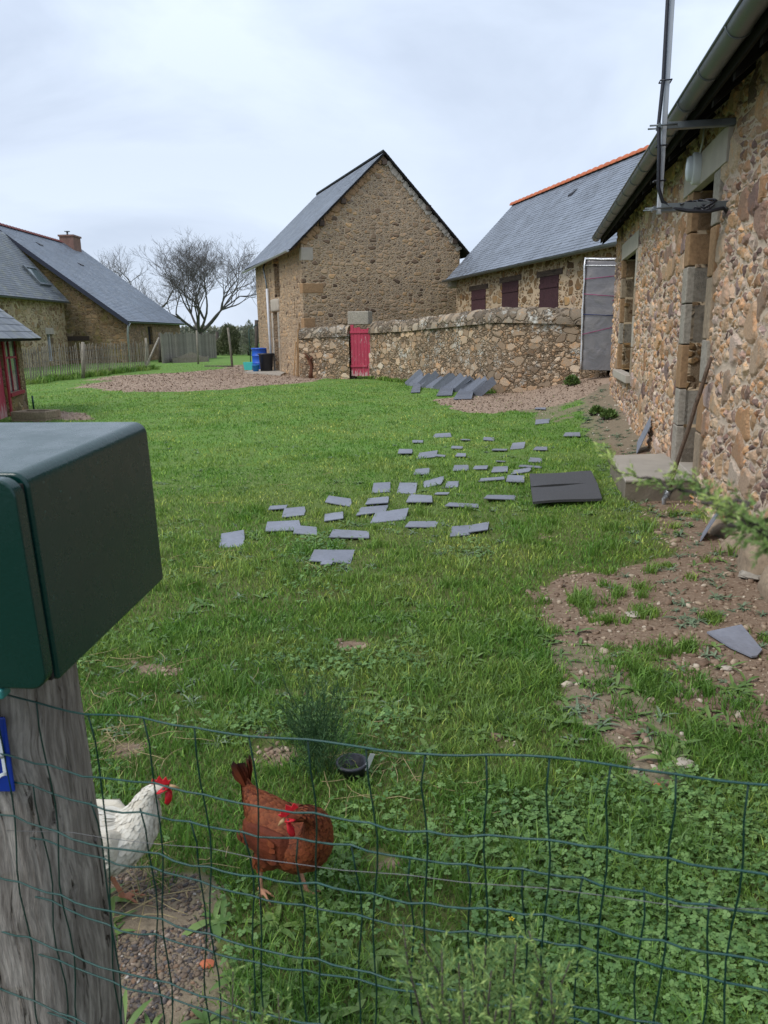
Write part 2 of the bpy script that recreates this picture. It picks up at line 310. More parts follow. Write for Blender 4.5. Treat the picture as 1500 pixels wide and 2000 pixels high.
def grid_wall(name, rects, y, step, mat, parent):    # dense sheet for displacement, facing +y
    V = []; F = []; b = 0
    for (xa, xb, za, zb) in rects:
        nx = max(2, int((xb-xa)/step)+1); nz_ = max(2, int((zb-za)/step)+1)
        X, Z = np.meshgrid(np.linspace(xa, xb, nx), np.linspace(za, zb, nz_), indexing='ij')
        V.append(np.stack([X.ravel(), np.full(X.size, y), Z.ravel()], 1)); i = np.arange((nx-1)*nz_).reshape(nx-1, nz_)[:, :-1].ravel()+b
        F.append(np.stack([i, i+1, i+nz_+1, i+nz_], 1)); b += nx*nz_
    return npmesh(name, np.concatenate(V), np.concatenate(F), mat, parent, smooth=True)
def slates(name, p0, ex, ey, L, SL, expo, wid, mat, parent, th=.007, skip=0., jit=.004):   # p0 eave corner, ex along eave, ey up the slope, normal ex x ey
    p0, ex, ey = Vector(p0), Vector(ex).normalized(), Vector(ey).normalized(); n = ex.cross(ey); V = []; F = []; b = 0
    for i in range(int(SL/expo)):
        off = (i % 2)*.5*wid; x = -off
        while x < L-.01:
            x0_, x1_ = max(0, x)+.0012, min(L, x+wid)-.0012
            if x1_-x0_ > .02 and random.random() >= skip:
                a = i*expo+random.uniform(-jit, jit); e_ = a+expo*2.05; r = random.uniform(-.002, .003)
                if e_ > SL+expo*.5: e_ = SL+expo*.3
                q = [p0+ex*xx+ey*yy+n*hh for xx, yy, hh in ((x0_, a, th*3.0+r), (x1_, a, th*3.0+r), (x1_, e_, th*.9), (x0_, e_, th*.9), (x0_, a, th*2+r), (x1_, a, th*2+r))]
                V += q; F += [(b, b+1, b+2, b+3), (b+4, b+5, b+1, b)]; b += 6
            x += wid
    me = bpy.data.meshes.new(name); me.from_pydata(V, [], F); me.update(); return link(name, me, mat, parent)
def slab(mb, p0, ex, ey, L, SL, th, off=0.):
    p0, ex, ey = Vector(p0), Vector(ex).normalized(), Vector(ey).normalized(); n = ex.cross(ey)
    q = [p0, p0+ex*L, p0+ex*L+ey*SL, p0+ey*SL]
    return mb.hexa([p-n*(th-off) for p in q]+[p+n*off for p in q])
def ridge_tiles(name, a, b, r, step, mat, parent, under=.0):
    a, b = Vector(a), Vector(b); d = (b-a).normalized(); s_ = d.cross(Vector((0, 0, 1))).normalized(); mb = MB(); n = int((b-a).length/step)
    for i in range(n):
        p = a+d*i*step; rings = [(0, r*1.12), (.07, r*1.15), (.09, r), (step+.02, r*.94)]
        vs = []; k = 9
        for (t_, rr_) in rings:
            vs += [p+d*t_+s_*math.cos(math.pi*j/(k-1))*rr_+Vector((0, 0, 1))*(math.sin(math.pi*j/(k-1))*rr_-under+random.uniform(-.0,.004)) for j in range(k)]
        mb.add(vs, [(i_*k+j, i_*k+j+1, (i_+1)*k+j+1, (i_+1)*k+j) for i_ in range(3) for j in range(k-1)]+[tuple(range(k))], True)
    return mb.build(name, mat, parent)
def rough(o, st=.02, sc=.3, sub=2):
    if sub: m = o.modifiers.new('sub', 'SUBSURF'); m.levels = m.render_levels = sub; m.subdivision_type = 'SIMPLE'
    tx = bpy.data.textures.get('clouds%g' % sc) or bpy.data.textures.new('clouds%g' % sc, 'CLOUDS'); tx.noise_scale = sc
    d = o.modifiers.new('d', 'DISPLACE'); d.texture = tx; d.strength = st; d.mid_level = .5; d.texture_coords = 'GLOBAL' if False else 'LOCAL'; return o
def half_gutter(mb, a, b, r, k=9):   # open half-round gutter with closed ends
    a, b = Vector(a), Vector(b); d = (b-a).normalized(); s_ = d.cross(Vector((0, 0, 1))).normalized()
    for rr_, fl in ((r, 1), (r*.93, -1)):
        vs = [p+s_*math.cos(math.pi*(1+j/(k-1)))*rr_+Vector((0, 0, 1))*math.sin(math.pi*(1+j/(k-1)))*rr_ for p in (a, b) for j in range(k)]
        mb.add(vs, [(j, j+1, k+j+1, k+j)[::fl] for j in range(k-1)], True)
    for p in (a, b): mb.add([p+s_*math.cos(math.pi*(1+j/(k-1)))*r+Vector((0, 0, 1))*math.sin(math.pi*(1+j/(k-1)))*r for j in range(k)], [tuple(range(k))])
    return mb

# ------------------------------------------------------------------ terrain and its patches
def sstep(a, b, x): t = np.clip((np.asarray(x, float)-a)/(b-a), 0, 1); return t*t*(3-2*t)
_tab = np.random.default_rng(3).random((256, 256))
def vnoise(x, y, s=1., o=3, seed=0):
    x = np.asarray(x, float)*s+seed*17.3; y = np.asarray(y, float)*s+seed*9.1; v = 0; a = .5; tot = 0
    for _ in range(o):
        i = np.floor(x).astype(int); j = np.floor(y).astype(int); fx = x-i; fy = y-j; fx = fx*fx*(3-2*fx); fy = fy*fy*(3-2*fy)
        T = lambda p, q: _tab[p % 256, q % 256]
        v = v+a*((T(i, j)*(1-fx)+T(i+1, j)*fx)*(1-fy)+(T(i, j+1)*(1-fx)+T(i+1, j+1)*fx)*fy); tot += a; a *= .5; x = x*2.03+5.1; y = y*2.03+3.7
    return v/tot
def hgt(x, y):
    x = np.asarray(x, float); y = np.asarray(y, float)
    return .5*sstep(2.7, 5.3, x)*sstep(6, 10, y) + (vnoise(x, y, .45, 2, 1)-.5)*.07*sstep(3, 9, y) + (vnoise(x, y, 1.9, 3, 2)-.5)*.03 - .03*sstep(40, 60, y)
def h1(x, y): return float(hgt(x, y))
def gh(x, y):                            # ground point under a photo pixel, on the terrain
    z = 0.
    for _ in range(6): p = gp(x, y, z); z = h1(p[0], p[1])
    return np.array([p[0], p[1], z])
def sdf(px_, py_, P):
    x = np.asarray(px_, float); y = np.asarray(py_, float); d = np.full(x.shape, 1e9); ins = np.zeros(x.shape, bool); n = len(P)
    for i in range(n):
        ax, ay = P[i][:2]; bx, by = P[(i+1) % n][:2]; ex, ey = bx-ax, by-ay; wx, wy = x-ax, y-ay
        t = np.clip((wx*ex+wy*ey)/(ex*ex+ey*ey+1e-12), 0, 1); d = np.minimum(d, (wx-ex*t)**2+(wy-ey*t)**2)
        c = ((ay <= y) & (by > y)) | ((by <= y) & (ay > y)); ins ^= c & (wx < ex*(y-ay)/(ey if abs(ey) > 1e-9 else 1e-9))
    return np.where(ins, -1, 1)*np.sqrt(d)
def W_(pts): return [gp(*p) for p in pts]
SOIL = [(W_([(1075, 1170), (1140, 1110), (1250, 1095), (1390, 1090), (1600, 1130), (1650, 1500), (1440, 1480), (1340, 1430), (1290, 1330), (1200, 1320), (1100, 1250)]), .85, 1.),
        (W_([(1060, 1250), (1200, 1310), (1300, 1400), (1360, 1540), (1230, 1510), (1110, 1390)]), .3, .62),
        (W_([(1130, 1880), (1560, 1890), (1560, 2050), (1200, 2050)]), .25, .6),
        (W_([(1290, 985), (1400, 1030), (1440, 1080), (1330, 1050), (1270, 1010)]), .4, .7),
        (W_([(1000, 1050), (1110, 1030), (1150, 1060), (1060, 1090)]), .4, .5),
        (W_([(500, 1330), (640, 1330), (660, 1370), (530, 1380)]), .25, .68),
        (W_([(180, 1430), (330, 1440), (320, 1500), (190, 1520)]), .25, .66),
        (W_([(430, 1430), (560, 1400), (640, 1470), (560, 1540), (440, 1520)]), .3, .66),
        (W_([(740, 1500), (860, 1490), (870, 1540), (760, 1560)]), .2, .64), (W_([(690, 1640), (800, 1650), (780, 1720), (700, 1700)]), .1, .7), (W_([(930, 1420), (1040, 1440), (1010, 1490), (940, 1470)]), .2, .6), (W_([(640, 1240), (740, 1250), (720, 1280), (650, 1270)]), .2, .6), (W_([(240, 1290), (400, 1300), (380, 1340), (250, 1330)]), .2, .5),
        (W_([(200, 1690), (400, 1700), (440, 1780), (420, 2050), (150, 2050), (170, 1700)]), .28, .8),
        (W_([(420, 1760), (560, 1770), (540, 1850), (440, 1840)]), .2, .62)]
GRAV = [p for p in SOIL if p[1] == .28][0]
CHIP = [(W_([(850, 778), (985, 768), (1150, 742), (1230, 735), (1230, 775), (1130, 800), (960, 805), (880, 800)]), .8, 1.),
        (W_([(150, 752), (240, 733), (430, 723), (480, 721), (620, 733), (625, 745), (430, 760), (230, 768)]), 1.1, 1.),
        (W_([(430, 715), (490, 712), (500, 735), (420, 735)]), 1., .6),
        (W_([(110, 800), (170, 806), (190, 820), (90, 822)]), .3, .8)]
RUB = [(W_([(1120, 800), (1215, 780), (1310, 885), (1230, 890), (1150, 860)]), .6, .85), (W_([(990, 795), (1140, 790), (1150, 830), (1040, 830)]), .5, .55), (W_([(1080, 1260), (1180, 1250), (1330, 1440), (1300, 1530), (1150, 1420)]), .35, .8), (GRAV[0], .1, 1.)]
def mask(L, x, y, seed):
    m = 0
    for P, w, s in L: m = np.maximum(m, np.clip(.5-sdf(x, y, P)/w, 0, 1)*s)
    n = vnoise(x, y, 2.2, 4, seed)
    return sstep(.36, .62, m+(n-.5)*.85)*(m > .02)
def wallside(x, y): return sstep(.75, .15, 2.37+(np.asarray(y)-4.67)*.1944-np.asarray(x))*sstep(2, 4, y)*sstep(17, 16, y)     # bare strip along the foot of the right wall
def soil(x, y): return np.maximum(mask(SOIL, x, y, 5), .95*wallside(x, y)*sstep(.25, .5, vnoise(x, y, 2, 3, 8)))
def chip(x, y): return mask(CHIP, x, y, 6)
def rub(x, y): return np.maximum(mask(RUB, x, y, 7), wallside(x, y)*sstep(9, 11, y)*sstep(.35, .55, vnoise(x, y, 1.5, 3, 18)))

ys = np.concatenate([np.linspace(-6, .4, 14), np.arange(.5, 9, .06), np.arange(9, 22, .12), np.arange(22, 48, .3), np.geomspace(48, 1500, 40)])
xu = np.concatenate([-np.geomspace(9, 1200, 40)[::-1], np.arange(-8.9, 8.9, .1), np.geomspace(9, 1200, 40)])
X, Y = np.meshgrid(xu, ys, indexing='ij'); Z = hgt(X, Y)
nx, ny = X.shape; i = np.arange((nx-1)*ny).reshape(nx-1, ny)[:, :-1].ravel()
t = NT('lawn soil and chips', .95, .1); o = t.pos
a_s, a_c, a_r = t.attr('soil'), t.attr('chip'), t.attr('rubble')
n1 = t.noise(o, 7, 6, .7); n2 = t.noise(o, 40, 4, .7); n3 = t.noise(o, .8, 4, .6)
sepx = t.n('ShaderNodeSeparateXYZ', {0: o}, out=None)
under = t.mix(n1, (.07, .085, .028), (.13, .14, .05))
farg = t.mix(n3, (.08, .18, .03), (.15, .25, .06)); farg = t.mix(t.ss(t.noise(t.map(o, (1, .35, 1)), 3, 5, .7), .35, .7, 0, .5), farg, (.15, .17, .07))
grass_c = t.mix(t.ss(sepx.outputs[1], 4, 11), under, farg)
so_ = t.mix(n1, (.15, .103, .072), (.26, .19, .135)); so_ = t.mix(t.ss(n2, .5, .75, 0, .6), so_, (.4, .33, .25)); so_ = t.mix(t.ss(n2, .3, .45, .6, 0), so_, (.11, .075, .052))
ch = t.mix(n2, (.24, .17, .125), (.4, .3, .225)); ch = t.mix(t.ss(n1, .3, .7, 0, .6), ch, (.32, .235, .175))
ru = t.mix(n2, (.1, .085, .06), (.32, .26, .18))
c = t.mix(t.ss(t.math('ADD', a_s, t.math('MULTIPLY', t.math('SUBTRACT', n1, .5), .7)), .35, .6), grass_c, so_)
c = t.mix(t.ss(t.math('ADD', a_r, t.math('MULTIPLY', t.math('SUBTRACT', n1, .5), .7)), .4, .65, 0, .8), c, ru)
c = t.mix(t.ss(t.math('ADD', a_c, t.math('MULTIPLY', t.math('SUBTRACT', n1, .5), .6)), .35, .6), c, ch)
t.col(c); t.bump(t.math('ADD', n1, t.math('MULTIPLY', n2, .4)), .018)
struct(npmesh('ground', np.stack([X.ravel(), Y.ravel(), Z.ravel()], 1), np.stack([i, i+ny, i+ny+1, i+1], 1), t.m, attrs={'soil': soil(X, Y).ravel(), 'chip': chip(X, Y).ravel(), 'rubble': rub(X, Y).ravel()}, smooth=True))

# ------------------------------------------------------------------ RIGHT HOUSE (x along the wall away from the camera, y out into the yard)
RP = gp(1480, 1110); RF = frame(RP, 11)
rh = thing('stone_house', 'long rubble stone house with pinkish mortar and granite door jambs, close on the right', 'house', mw=RF)
D0, D1, DZ0, DZ1 = 2.04, 2.92, .2, 2.72; V0, V1, VZ0, VZ1 = 7.0, 8.7, .83, 2.6
qs = .22
FAR = 10.1
rects = []
def cut(xa, xb, za, zb): rects.append((xa, xb, za, zb))
cut(-3.2, D0-qs+.04, -.15, 3.3); cut(D0-qs, D1+qs, DZ1+.27, 3.3); cut(D0-qs, D1+qs, -.15, .12); cut(D1+qs-.04, V0-.12, -.15, 3.3)
cut(V0-.14, V1+.14, -.15, VZ0-.12); cut(V0-.14, V1+.14, VZ1+.25, 3.3); cut(V1+.12, FAR, -.15, 3.3)
near = [r for r in rects if r[1] < 4 or r[0] < 3]; 
wall_face = grid_wall('wall_face', rects, 0, .022, M['right_wall'], rh)
mb = MB(); walls(mb, FAR, 3.3, -.55, -.03, [(D0, D1, DZ0-.05, DZ1), (V0, V1, VZ0, VZ1)], -.2, -3.2); mb.build('wall', M['middle'], rh)
mb = MB(); mb.box((FAR-.02, -4.7, -.2), (FAR, -.02, 3.4)); mb.build('end_wall', M['middle'], rh)
# dressed stones round the openings
def blocks(name, x0, x1, z0, z1, hs, mats, par, y0=-.42, y1=.012, alt=0.):
    y1 += .024
    z = z0; k = 0
    while z < z1-.05:
        h = min(hs[k % len(hs)], z1-z); h = z1-z if z1-z-h < .12 else h
        mb = MB(); e_ = alt if k % 2 else 0; a, b = (x0-e_, x1) if alt and x0 < x1 else (x0, x1)
        mb.box((a, y0, z+.004), (b, y1+random.uniform(-.002, .003), z+h-.004)); o = mb.build(name, mats[k % len(mats)], par, bevel=.012); z += h; k += 1
gm = [M['granite_grey'], M['granite_grey'], M['granite_tan'], M['granite_grey'], M['granite_grey'], M['granite_tan'], M['granite_tan']]
blocks('jamb_stone', D1, D1+qs, .12, DZ1, [.44, .36, .42, .38, .34, .3, .4], gm, rh); blocks('jamb_stone', D0-qs, D0, .12, DZ1, [.5, .42, .36, .5, .4], [M['granite'], M['granite_tan'], M['granite_grey']], rh)
blocks('jamb_stone', V1, V1+.14, VZ0, VZ1, [.42, .34, .4, .32], [M['granite_tan'], M['granite_grey'], M['granite_tan'], M['granite']], rh); blocks('jamb_stone', V0-.14, V0, VZ0, VZ1, [.4, .45], [M['granite'], M['granite_pale']], rh)
mb = MB(); mb.box((D0-qs-.2, -.4, DZ1), (D1+qs+.22, .045, DZ1+.27)); mb.build('door_lintel', M['granite_pale'], rh, bevel=.008)
mb = MB(); mb.box((V0-.2, -.4, VZ1), (V1+.2, .04, VZ1+.25)); mb.build('window_lintel', M['granite_pale'], rh, bevel=.008)
mb = MB(); mb.box((V0-.1, -.35, VZ0-.12), (V1+.1, .1, VZ0)); mb.build('window_sill', M['granite_pale'], rh, bevel=.01)
mb = MB(); mb.box((D0-.02, -.5, .08), (D1+.02, -.0, .2)); mb.build('threshold', M['concrete'], rh, bevel=.008)
mb = MB(); mb.box((D0, -.3, .2), (D1, -.25, DZ1)); dr = mb.build('door', M['oak'], rh)
mb = MB(); mb.tube([(D0+.1, -.24, 1.15), (D0+.1, -.19, 1.15), (D0+.2, -.19, 1.14)], .011); mb.build('handle', M['zinc_pale'], dr)
mb = MB(); mb.box((V0, -.3, VZ0), (V1, -.27, VZ1)); w_ = mb.build('window', M['glass'], rh)
mb = MB()
for a in (V0, (V0+V1)/2-.04, V1-.07): mb.box((a, -.27, VZ0), (a+.07, -.22, VZ1))
for z in (VZ0, 1.7, VZ1-.07): mb.box((V0+.07, -.268, z), (V1-.07, -.222, z+.07))
mb.build('frame', M['oak'], w_)
# boulders at the foot of the wall near the camera
for (s_, z_, r_) in ((-.12, .06, (.2, .13, .24)), (-.55, .03, (.22, .12, .16)), (.42, -.02, (.18, .1, .13)), (.95, .0, (.2, .09, .1))):
    mb = MB(); k = 12; mb.lathe([(math.sin(math.pi*i_/8)+1e-3, -math.cos(math.pi*i_/8)) for i_ in range(9)], 14)
    mb.v = [(s_+x*r_[0], .02+y*r_[1], z_+z*r_[2]) for x, y, z in mb.v]; ob = mb.build('footing_stone', M['granite'], rh); rough(ob, .07, .12, 1)
# roof seen from below: boards, rafter tails, gutter
pitch = R(40); ey = (0, -math.cos(pitch), math.sin(pitch))
mb = MB(); slab(mb, (-3.3, .30, 3.13), (1, 0, 0), ey, FAR+3.55, 5.6, .05); roof = None
vs = mb.v; mb.build('roof_boards', M['soffit'], rh)
mb = MB(); slab(mb, (-3.32, .34, 3.135), (1, 0, 0), ey, FAR+3.6, 5.65, .03, -.055); mb.build('roof', M['slate'], rh)
for k in range(23):
    x = -3.1+k*.6
    MB().hexa([(x, .26, 2.99), (x+.07, .26, 2.99), (x+.07, -.03, 3.24), (x, -.03, 3.24), (x, .26, 3.12), (x+.07, .26, 3.12), (x+.07, -.03, 3.37), (x, -.03, 3.37)]).build('rafter_tail', M['soffit'], rh)
mb = MB(); mb.box((-3.3, .27, 3.03), (FAR+.16, .29, 3.12)); mb.build('fascia', M['soffit'], rh)
gt = half_gutter(MB(), (-3.3, .365, 3.13), (FAR+.18, .365, 3.13), .072).build('gutter', M['zinc'], rh)
mb = MB(); mb.tube([(-3.3, .438, 3.132), (FAR+.18, .438, 3.132)], .010); mb.build('bead', M['zinc'], gt)
for k in range(18):
    x = -3+k*.75
    MB().tube([(x, .365+math.cos(a)*.0745, 3.13+math.sin(a)*.0745) for a in np.linspace(math.pi, 2*math.pi+.15, 12)], .006, 5).build('bracket', M['zinc'], gt)
# mast bracket with cable
mast = thing('mast_bracket', 'grey steel mast wrapped in black cable, held off the house wall by two arms', 'mast', mw=RF)
mb = MB(); mb.box((1.575, .49, 2.36), (1.625, .525, 5.6)); mb.build('mast_post', M['zinc_pale'], mast, bevel=.004)
mb = MB(); mb.box((1.57, -.03, 2.965), (1.63, .488, 3.015)); mb.build('arm', M['zinc'], mast, bevel=.004)
mb = MB(); mb.box((1.56, -.03, 2.375), (1.64, .5, 2.435)); mb.build('arm', M['zinc'], mast, bevel=.004)
mb = MB()
mb.tube([(1.56, .55, 5.6), (1.56, .545, 4.2), (1.565, .54, 3.3), (1.56, .555, 3.0), (1.555, .54, 2.8), (1.56, .53, 2.55), (1.57, .49, 2.45), (1.575, .42, 2.40), (1.55, .3, 2.37), (1.55, .15, 2.36), (1.55, .05, 2.38), (1.6, -.01, 2.33)], .014, 8)
mb.tube([(1.55, .36, 2.42), (1.6, .28, 2.45), (1.56, .2, 2.39), (1.6, .1, 2.45), (1.56, .04, 2.38), (1.62, -.02, 2.3), (1.66, -.03, 2.24)], .008, 6)
for k in range(5):
    p = [(1.6+.05*math.cos(a*6.28+k), .15+k*.018+.05*math.sin(2*a*6.28+k), 2.41+.045*math.sin(a*6.28+k*1.3)) for a in np.linspace(0, 1, 14)]; mb.tube(p, .008, 6)
for z in (2.6, 2.85, 3.3, 3.9, 4.6): mb.tube([(1.555, .48, z), (1.555, .56, z), (1.64, .56, z+.004), (1.64, .48, z), (1.555, .48, z+.002)], .006, 5)
mb.build('cable', M['cable'], mast)
for z in (2.99, 2.4): mb = MB(); mb.box((1.54, .54, z-.015), (1.66, .56, z+.015)); mb.tube([(1.55, .42, z), (1.55, .62, z)], .007, 6); mb.tube([(1.65, .42, z), (1.65, .62, z)], .007, 6); mb.build('clamp', M['zinc'], mast)
lamp = thing('wall_lamp', 'oval white bulkhead lamp fixed over the granite door lintel', 'wall lamp', mw=RF)
def oval(mb, cx, cz, y0, prof, k=24):
    vs = [(cx+a*math.cos(6.2832*j/k)*.62, y0+dy, cz+a*math.sin(6.2832*j/k)) for a, dy in prof for j in range(k)]; n = len(prof)
    return mb.add(vs, [(i*k+j, (i+1)*k+j, (i+1)*k+(j+1) % k, i*k+(j+1) % k) for i in range(n-1) for j in range(k)]+[tuple(range((n-1)*k, n*k))[::-1]], True)
oval(MB(), 2.62, 2.86, .045, [(.135, 0), (.135, .055), (.125, .065), (.10, .068)]).build('housing', M['white_pl'], lamp)
oval(MB(), 2.62, 2.86, .11, [(.108, 0), (.106, .03), (.09, .045), (.05, .052), (.01, .054)]).build('glass', M['lampglass'], lamp)
MB().tube([(2.58, .06, 2.98), (2.55, .05, 3.06), (2.52, .05, 3.2)], .009, 6).build('cable', M['white_pl'], lamp)

# step, mats, things leaning on the right house
sp_ = thing('concrete_step', 'low square concrete doorstep in front of the granite door opening', 'step', mw=RF)
a0 = .95
P4 = [gp(1193, 893, .17), gp(1222, 942, .17), gp(1372, 938, .17), gp(1330, 888, .17)]
mb = MB(); mb.hexa([(p[0], p[1], -.05) for p in P4][::1]+[(p[0], p[1], .165) for p in P4]); o = mb.build('base', M['concrete_dark']); o.matrix_world = Matrix.Identity(4); 
def reparent(o, par): o.parent = par; o.matrix_parent_inverse = par.matrix_world.inverted(); return o
bpy.context.view_layer.update(); rough(o, .012, .15, 3); reparent(o, sp_)
cx_, cy_ = np.mean([p[:2] for p in P4], 0)
Q4 = [(p[0]+(p[0]-cx_)*.012, p[1]+(p[1]-cy_)*.012) for p in P4]
mb = MB(); mb.hexa([(x, y, .166) for x, y in Q4]+[(x, y, .19) for x, y in Q4]); o = mb.build('tread', M['concrete'], bevel=.006); reparent(o, sp_)
def quadmat(px4, th, z): return [gp(x, y, z) for x, y in px4]
for nm, q4, lab in (('a', [(1041, 980), (1176, 972), (1166, 943), (1037, 952)], 'black rubber mat on the grass, the nearer of the pair beside the doorstep'),
                    ('b', [(1037, 950), (1166, 941), (1154, 920), (1034, 925)], 'black rubber mat on the grass, the farther of the pair beside the doorstep')):
    P = [gp(x, y, .05) for x, y in q4]; mb = MB(); n = 13
    top = []
    for i_ in range(n):
        f_ = i_/(n-1)
        for g_ in np.linspace(0, 1, 5): p = (P[0]*(1-f_)+P[1]*f_)*(1-g_)+(P[3]*(1-f_)+P[2]*f_)*g_; top.append((p[0], p[1], .05+.006*math.sin(f_*5+g_*3)))
    m_ = len(top); mb.add(top+[(x, y, z-.022) for x, y, z in top], [(i_*5+j, (i_+1)*5+j, (i_+1)*5+j+1, i_*5+j+1) for i_ in range(n-1) for j in range(4)]+[(m_+j, j, j+1, m_+j+1)[::-1] for j in range(0)], False)
    rim = [i_*5 for i_ in range(n)]+[(n-1)*5+j for j in range(1, 5)]+[i_*5+4 for i_ in range(n-2, -1, -1)]+[j for j in range(3, 0, -1)]
    mb.f += [(rim[k], rim[k-1], rim[k-1]+m_, rim[k]+m_) for k in range(len(rim))]; mb.sm += [False]*len(rim)
    tag(mb.build('rubber_mat', M['rubber']), lab, 'mat', 'black rubber mats by the doorstep')
def leaning_slate(name, base, top, w, lab, cat='slate', group=None, mat='slate_loose', shape=None, roll=0., th=.008):
    b = Vector(base); t_ = Vector(top); up = (t_-b); h = up.length; up.normalize(); sx_ = Vector(w).normalized(); W2 = Vector(w).length/2; n = sx_.cross(up).normalized(); sx_ = up.cross(n).normalized()
    pts = shape or [(-1, 0), (1, .03), (.96, 1), (-.94, .95)]
    q = [b+sx_*(x*W2)+up*(y*h)-n*th/2 for x, y in pts]; mb = MB().prism(q, n*th); o = mb.build(name, M[mat]); return tag(o, lab, cat, group)
def rw(s, off, z): p = RF @ Vector((s, off, 0)); return Vector((p.x, p.y, z))
leaning_slate('leaning_slate', rw(4.75, .16, .06), rw(4.62, .035, .42), rw(4.95, .1, 0)-rw(4.65, .1, 0), 'narrow dark slate leaning on the foot of the house wall behind the doorstep')
leaning_slate('leaning_slate', rw(.72, .2, .0), rw(.70, .06, .28), rw(.92, .14, 0)-rw(.69, .2, 0), 'grey slate leaning on the near foot of the house wall, behind the blurred green twig')
g0 = gh(1297, 985); top = onp(1402, 698, RP, RP+np.array([math.sin(R(11)), math.cos(R(11)), 0])); dn = Vector(RF.col[1][:3])
st = thing('broom_handle', 'brown wooden pole leaning on the house wall with its wired end in the grass', 'pole')
tp = Vector(top)+dn*.05; g0v = Vector(g0)
pts = [g0v.lerp(tp, k/10)+Vector((random.uniform(-.004, .004), random.uniform(-.004, .004), 0)) for k in range(1, 11)]
MB().tube(pts, [.017]*9+[.014], 8).build('pole', M['stick'], st)
MB().tube([g0v+Vector((0, 0, -.02)), g0v+Vector((-.004, 0, .05)), g0v.lerp(tp, .06), g0v.lerp(tp, .1)], .02, 8).build('end_sleeve', M['zinc_pale'], st)
mb = MB()
for k in range(5):
    c_ = g0v.lerp(tp, .05+.012*k); mb.tube([c_+Vector((.03*math.cos(a+k), .03*math.sin(a+k), .012*math.sin(3*a+k))) for a in np.linspace(0, 6.2, 12)], .003, 4)
mb.build('wire', M['wire_grey'], st)

# ------------------------------------------------------------------ BARN
c0 = gp(598, 737); GF = frame(c0, 70); LF = frame(c0, -20)
barn = thing('stone_barn', 'tall sandy rubble stone barn with a bare gable and a steep dark slate roof', 'barn', mw=GF)   # x along the gable, y back along the barn
GW, AP, AZ, EL, ERt, BL = 6.03, 3.08, 7.5, 4.62, 4.55, 8.2
def prismy(pts, y0, y1): return MB().prism([(x, y0, z) for x, z in pts], (0, y1-y0, 0))
mb = prismy([(0, -.2), (0, EL), (AP, AZ), (GW, ERt), (GW, -.2)][::-1], 0, .55); mb.build('gable_wall', M['barn'], barn)
mb = prismy([(0, -.2), (0, EL), (AP, AZ), (GW, ERt), (GW, -.2)][::-1], BL-.5, BL); mb.build('gable_wall', M['barn'], barn)
# left wall: own frame with x back along the barn, y outwards
lw = bpy.data.objects.new('side_wall', None)
mb = MB(); H_ = [(3.55, 4.45, 2.95, 4.45), (4.15, 5.0, -.1, 2.4), (1.25, 1.34, 2.1, 2.9)]
walls(mb, BL-.5, EL-.1, -.55, 0, H_, -.2, .55)
xf = GF.inverted() @ LF; mb.v = [tuple(xf @ Vector(v)) for v in mb.v]; mb.build('side_wall', M['barn'], barn)
mb = MB(); mb.box((GW-.5, .55, -.2), (GW, BL-.5, ERt-.1)); mb.build('side_wall', M['barn'], barn)
def lpart(name, mb, mat, par=None, **k): mb.v = [tuple(xf @ Vector(v)) for v in mb.v]; return mb.build(name, mat, par or barn, **k)
lpart('doorway_shade', MB().box((3.55, -.53, 2.97), (4.45, -.35, 4.43)), M['oak']); lpart('stable_door', MB().box((4.17, -.3, 0), (4.98, -.25, 1.95)), M['doorgrey'])
lpart('door_head', MB().box((4.17, -.33, 1.97), (4.98, -.27, 2.38)), M['oak'])
for z0_, h_ in ((0, .45), (.46, .5), (.97, .42), (1.4, .35), (1.76, .6)):
    lpart('jamb_stone', MB().box((3.85+random.uniform(0, .08), -.3, z0_), (4.148, .025, z0_+h_)), M[random.choice(['granite_pale', 'granite_grey', 'granite'])], bevel=.02)
    lpart('jamb_stone', MB().box((5.002, -.3, z0_), (5.3-random.uniform(0, .08), .025, z0_+h_)), M[random.choice(['granite_pale', 'granite_grey'])], bevel=.02)
rough(lpart('door_lintel', MB().box((3.75, -.4, 2.42), (5.2, .06, 2.9)), M['granite_pale'], bevel=.05), .06, .3, 2)
mb = MB(); mb.tube([(6.0, .04, 4.35), (5.9, .12, 4.2), (5.55, .1, 3.55), (5.5, .09, 3.3)], .04, 8); lpart('pipe_elbow', mb, M['zinc'])
lpart('downpipe', MB().tube([(5.5, .09, 3.35), (5.42, .1, 2), (5.25, .11, .25)], .055, 10), M['pvc'])
for x in (.1, .32, .75): lpart('leaning_batten', MB().hexa([(x+.5, .12, 0), (x+.56, .12, 0), (x+.56, .15, 0), (x+.5, .15, 0), (x+.42, .02, 2.0-x), (x+.48, .02, 2.0-x), (x+.48, .05, 2.0-x), (x+.42, .05, 2.0-x)]), M['board'])
# quoins on the visible corner
z = 0.; k = 0
while z < EL-.5:
    h = random.choice([.28, .36, .45]); w_ = (.75 if k % 2 else .42); 
    if k in (3, 4, 7, 10): MB().box((-.012, -.012, z+.01), (w_, .4, z+h-.01)).build('quoin_stone', M[['granite', 'granite_tan', 'granite_pale'][k % 3]], barn, bevel=.03)
    z += h; k += 1
MB().box((-.014, -.014, 3.98), (.42, .3, 4.42)).build('quoin_stone', M['granite_pale'], barn, bevel=.03)
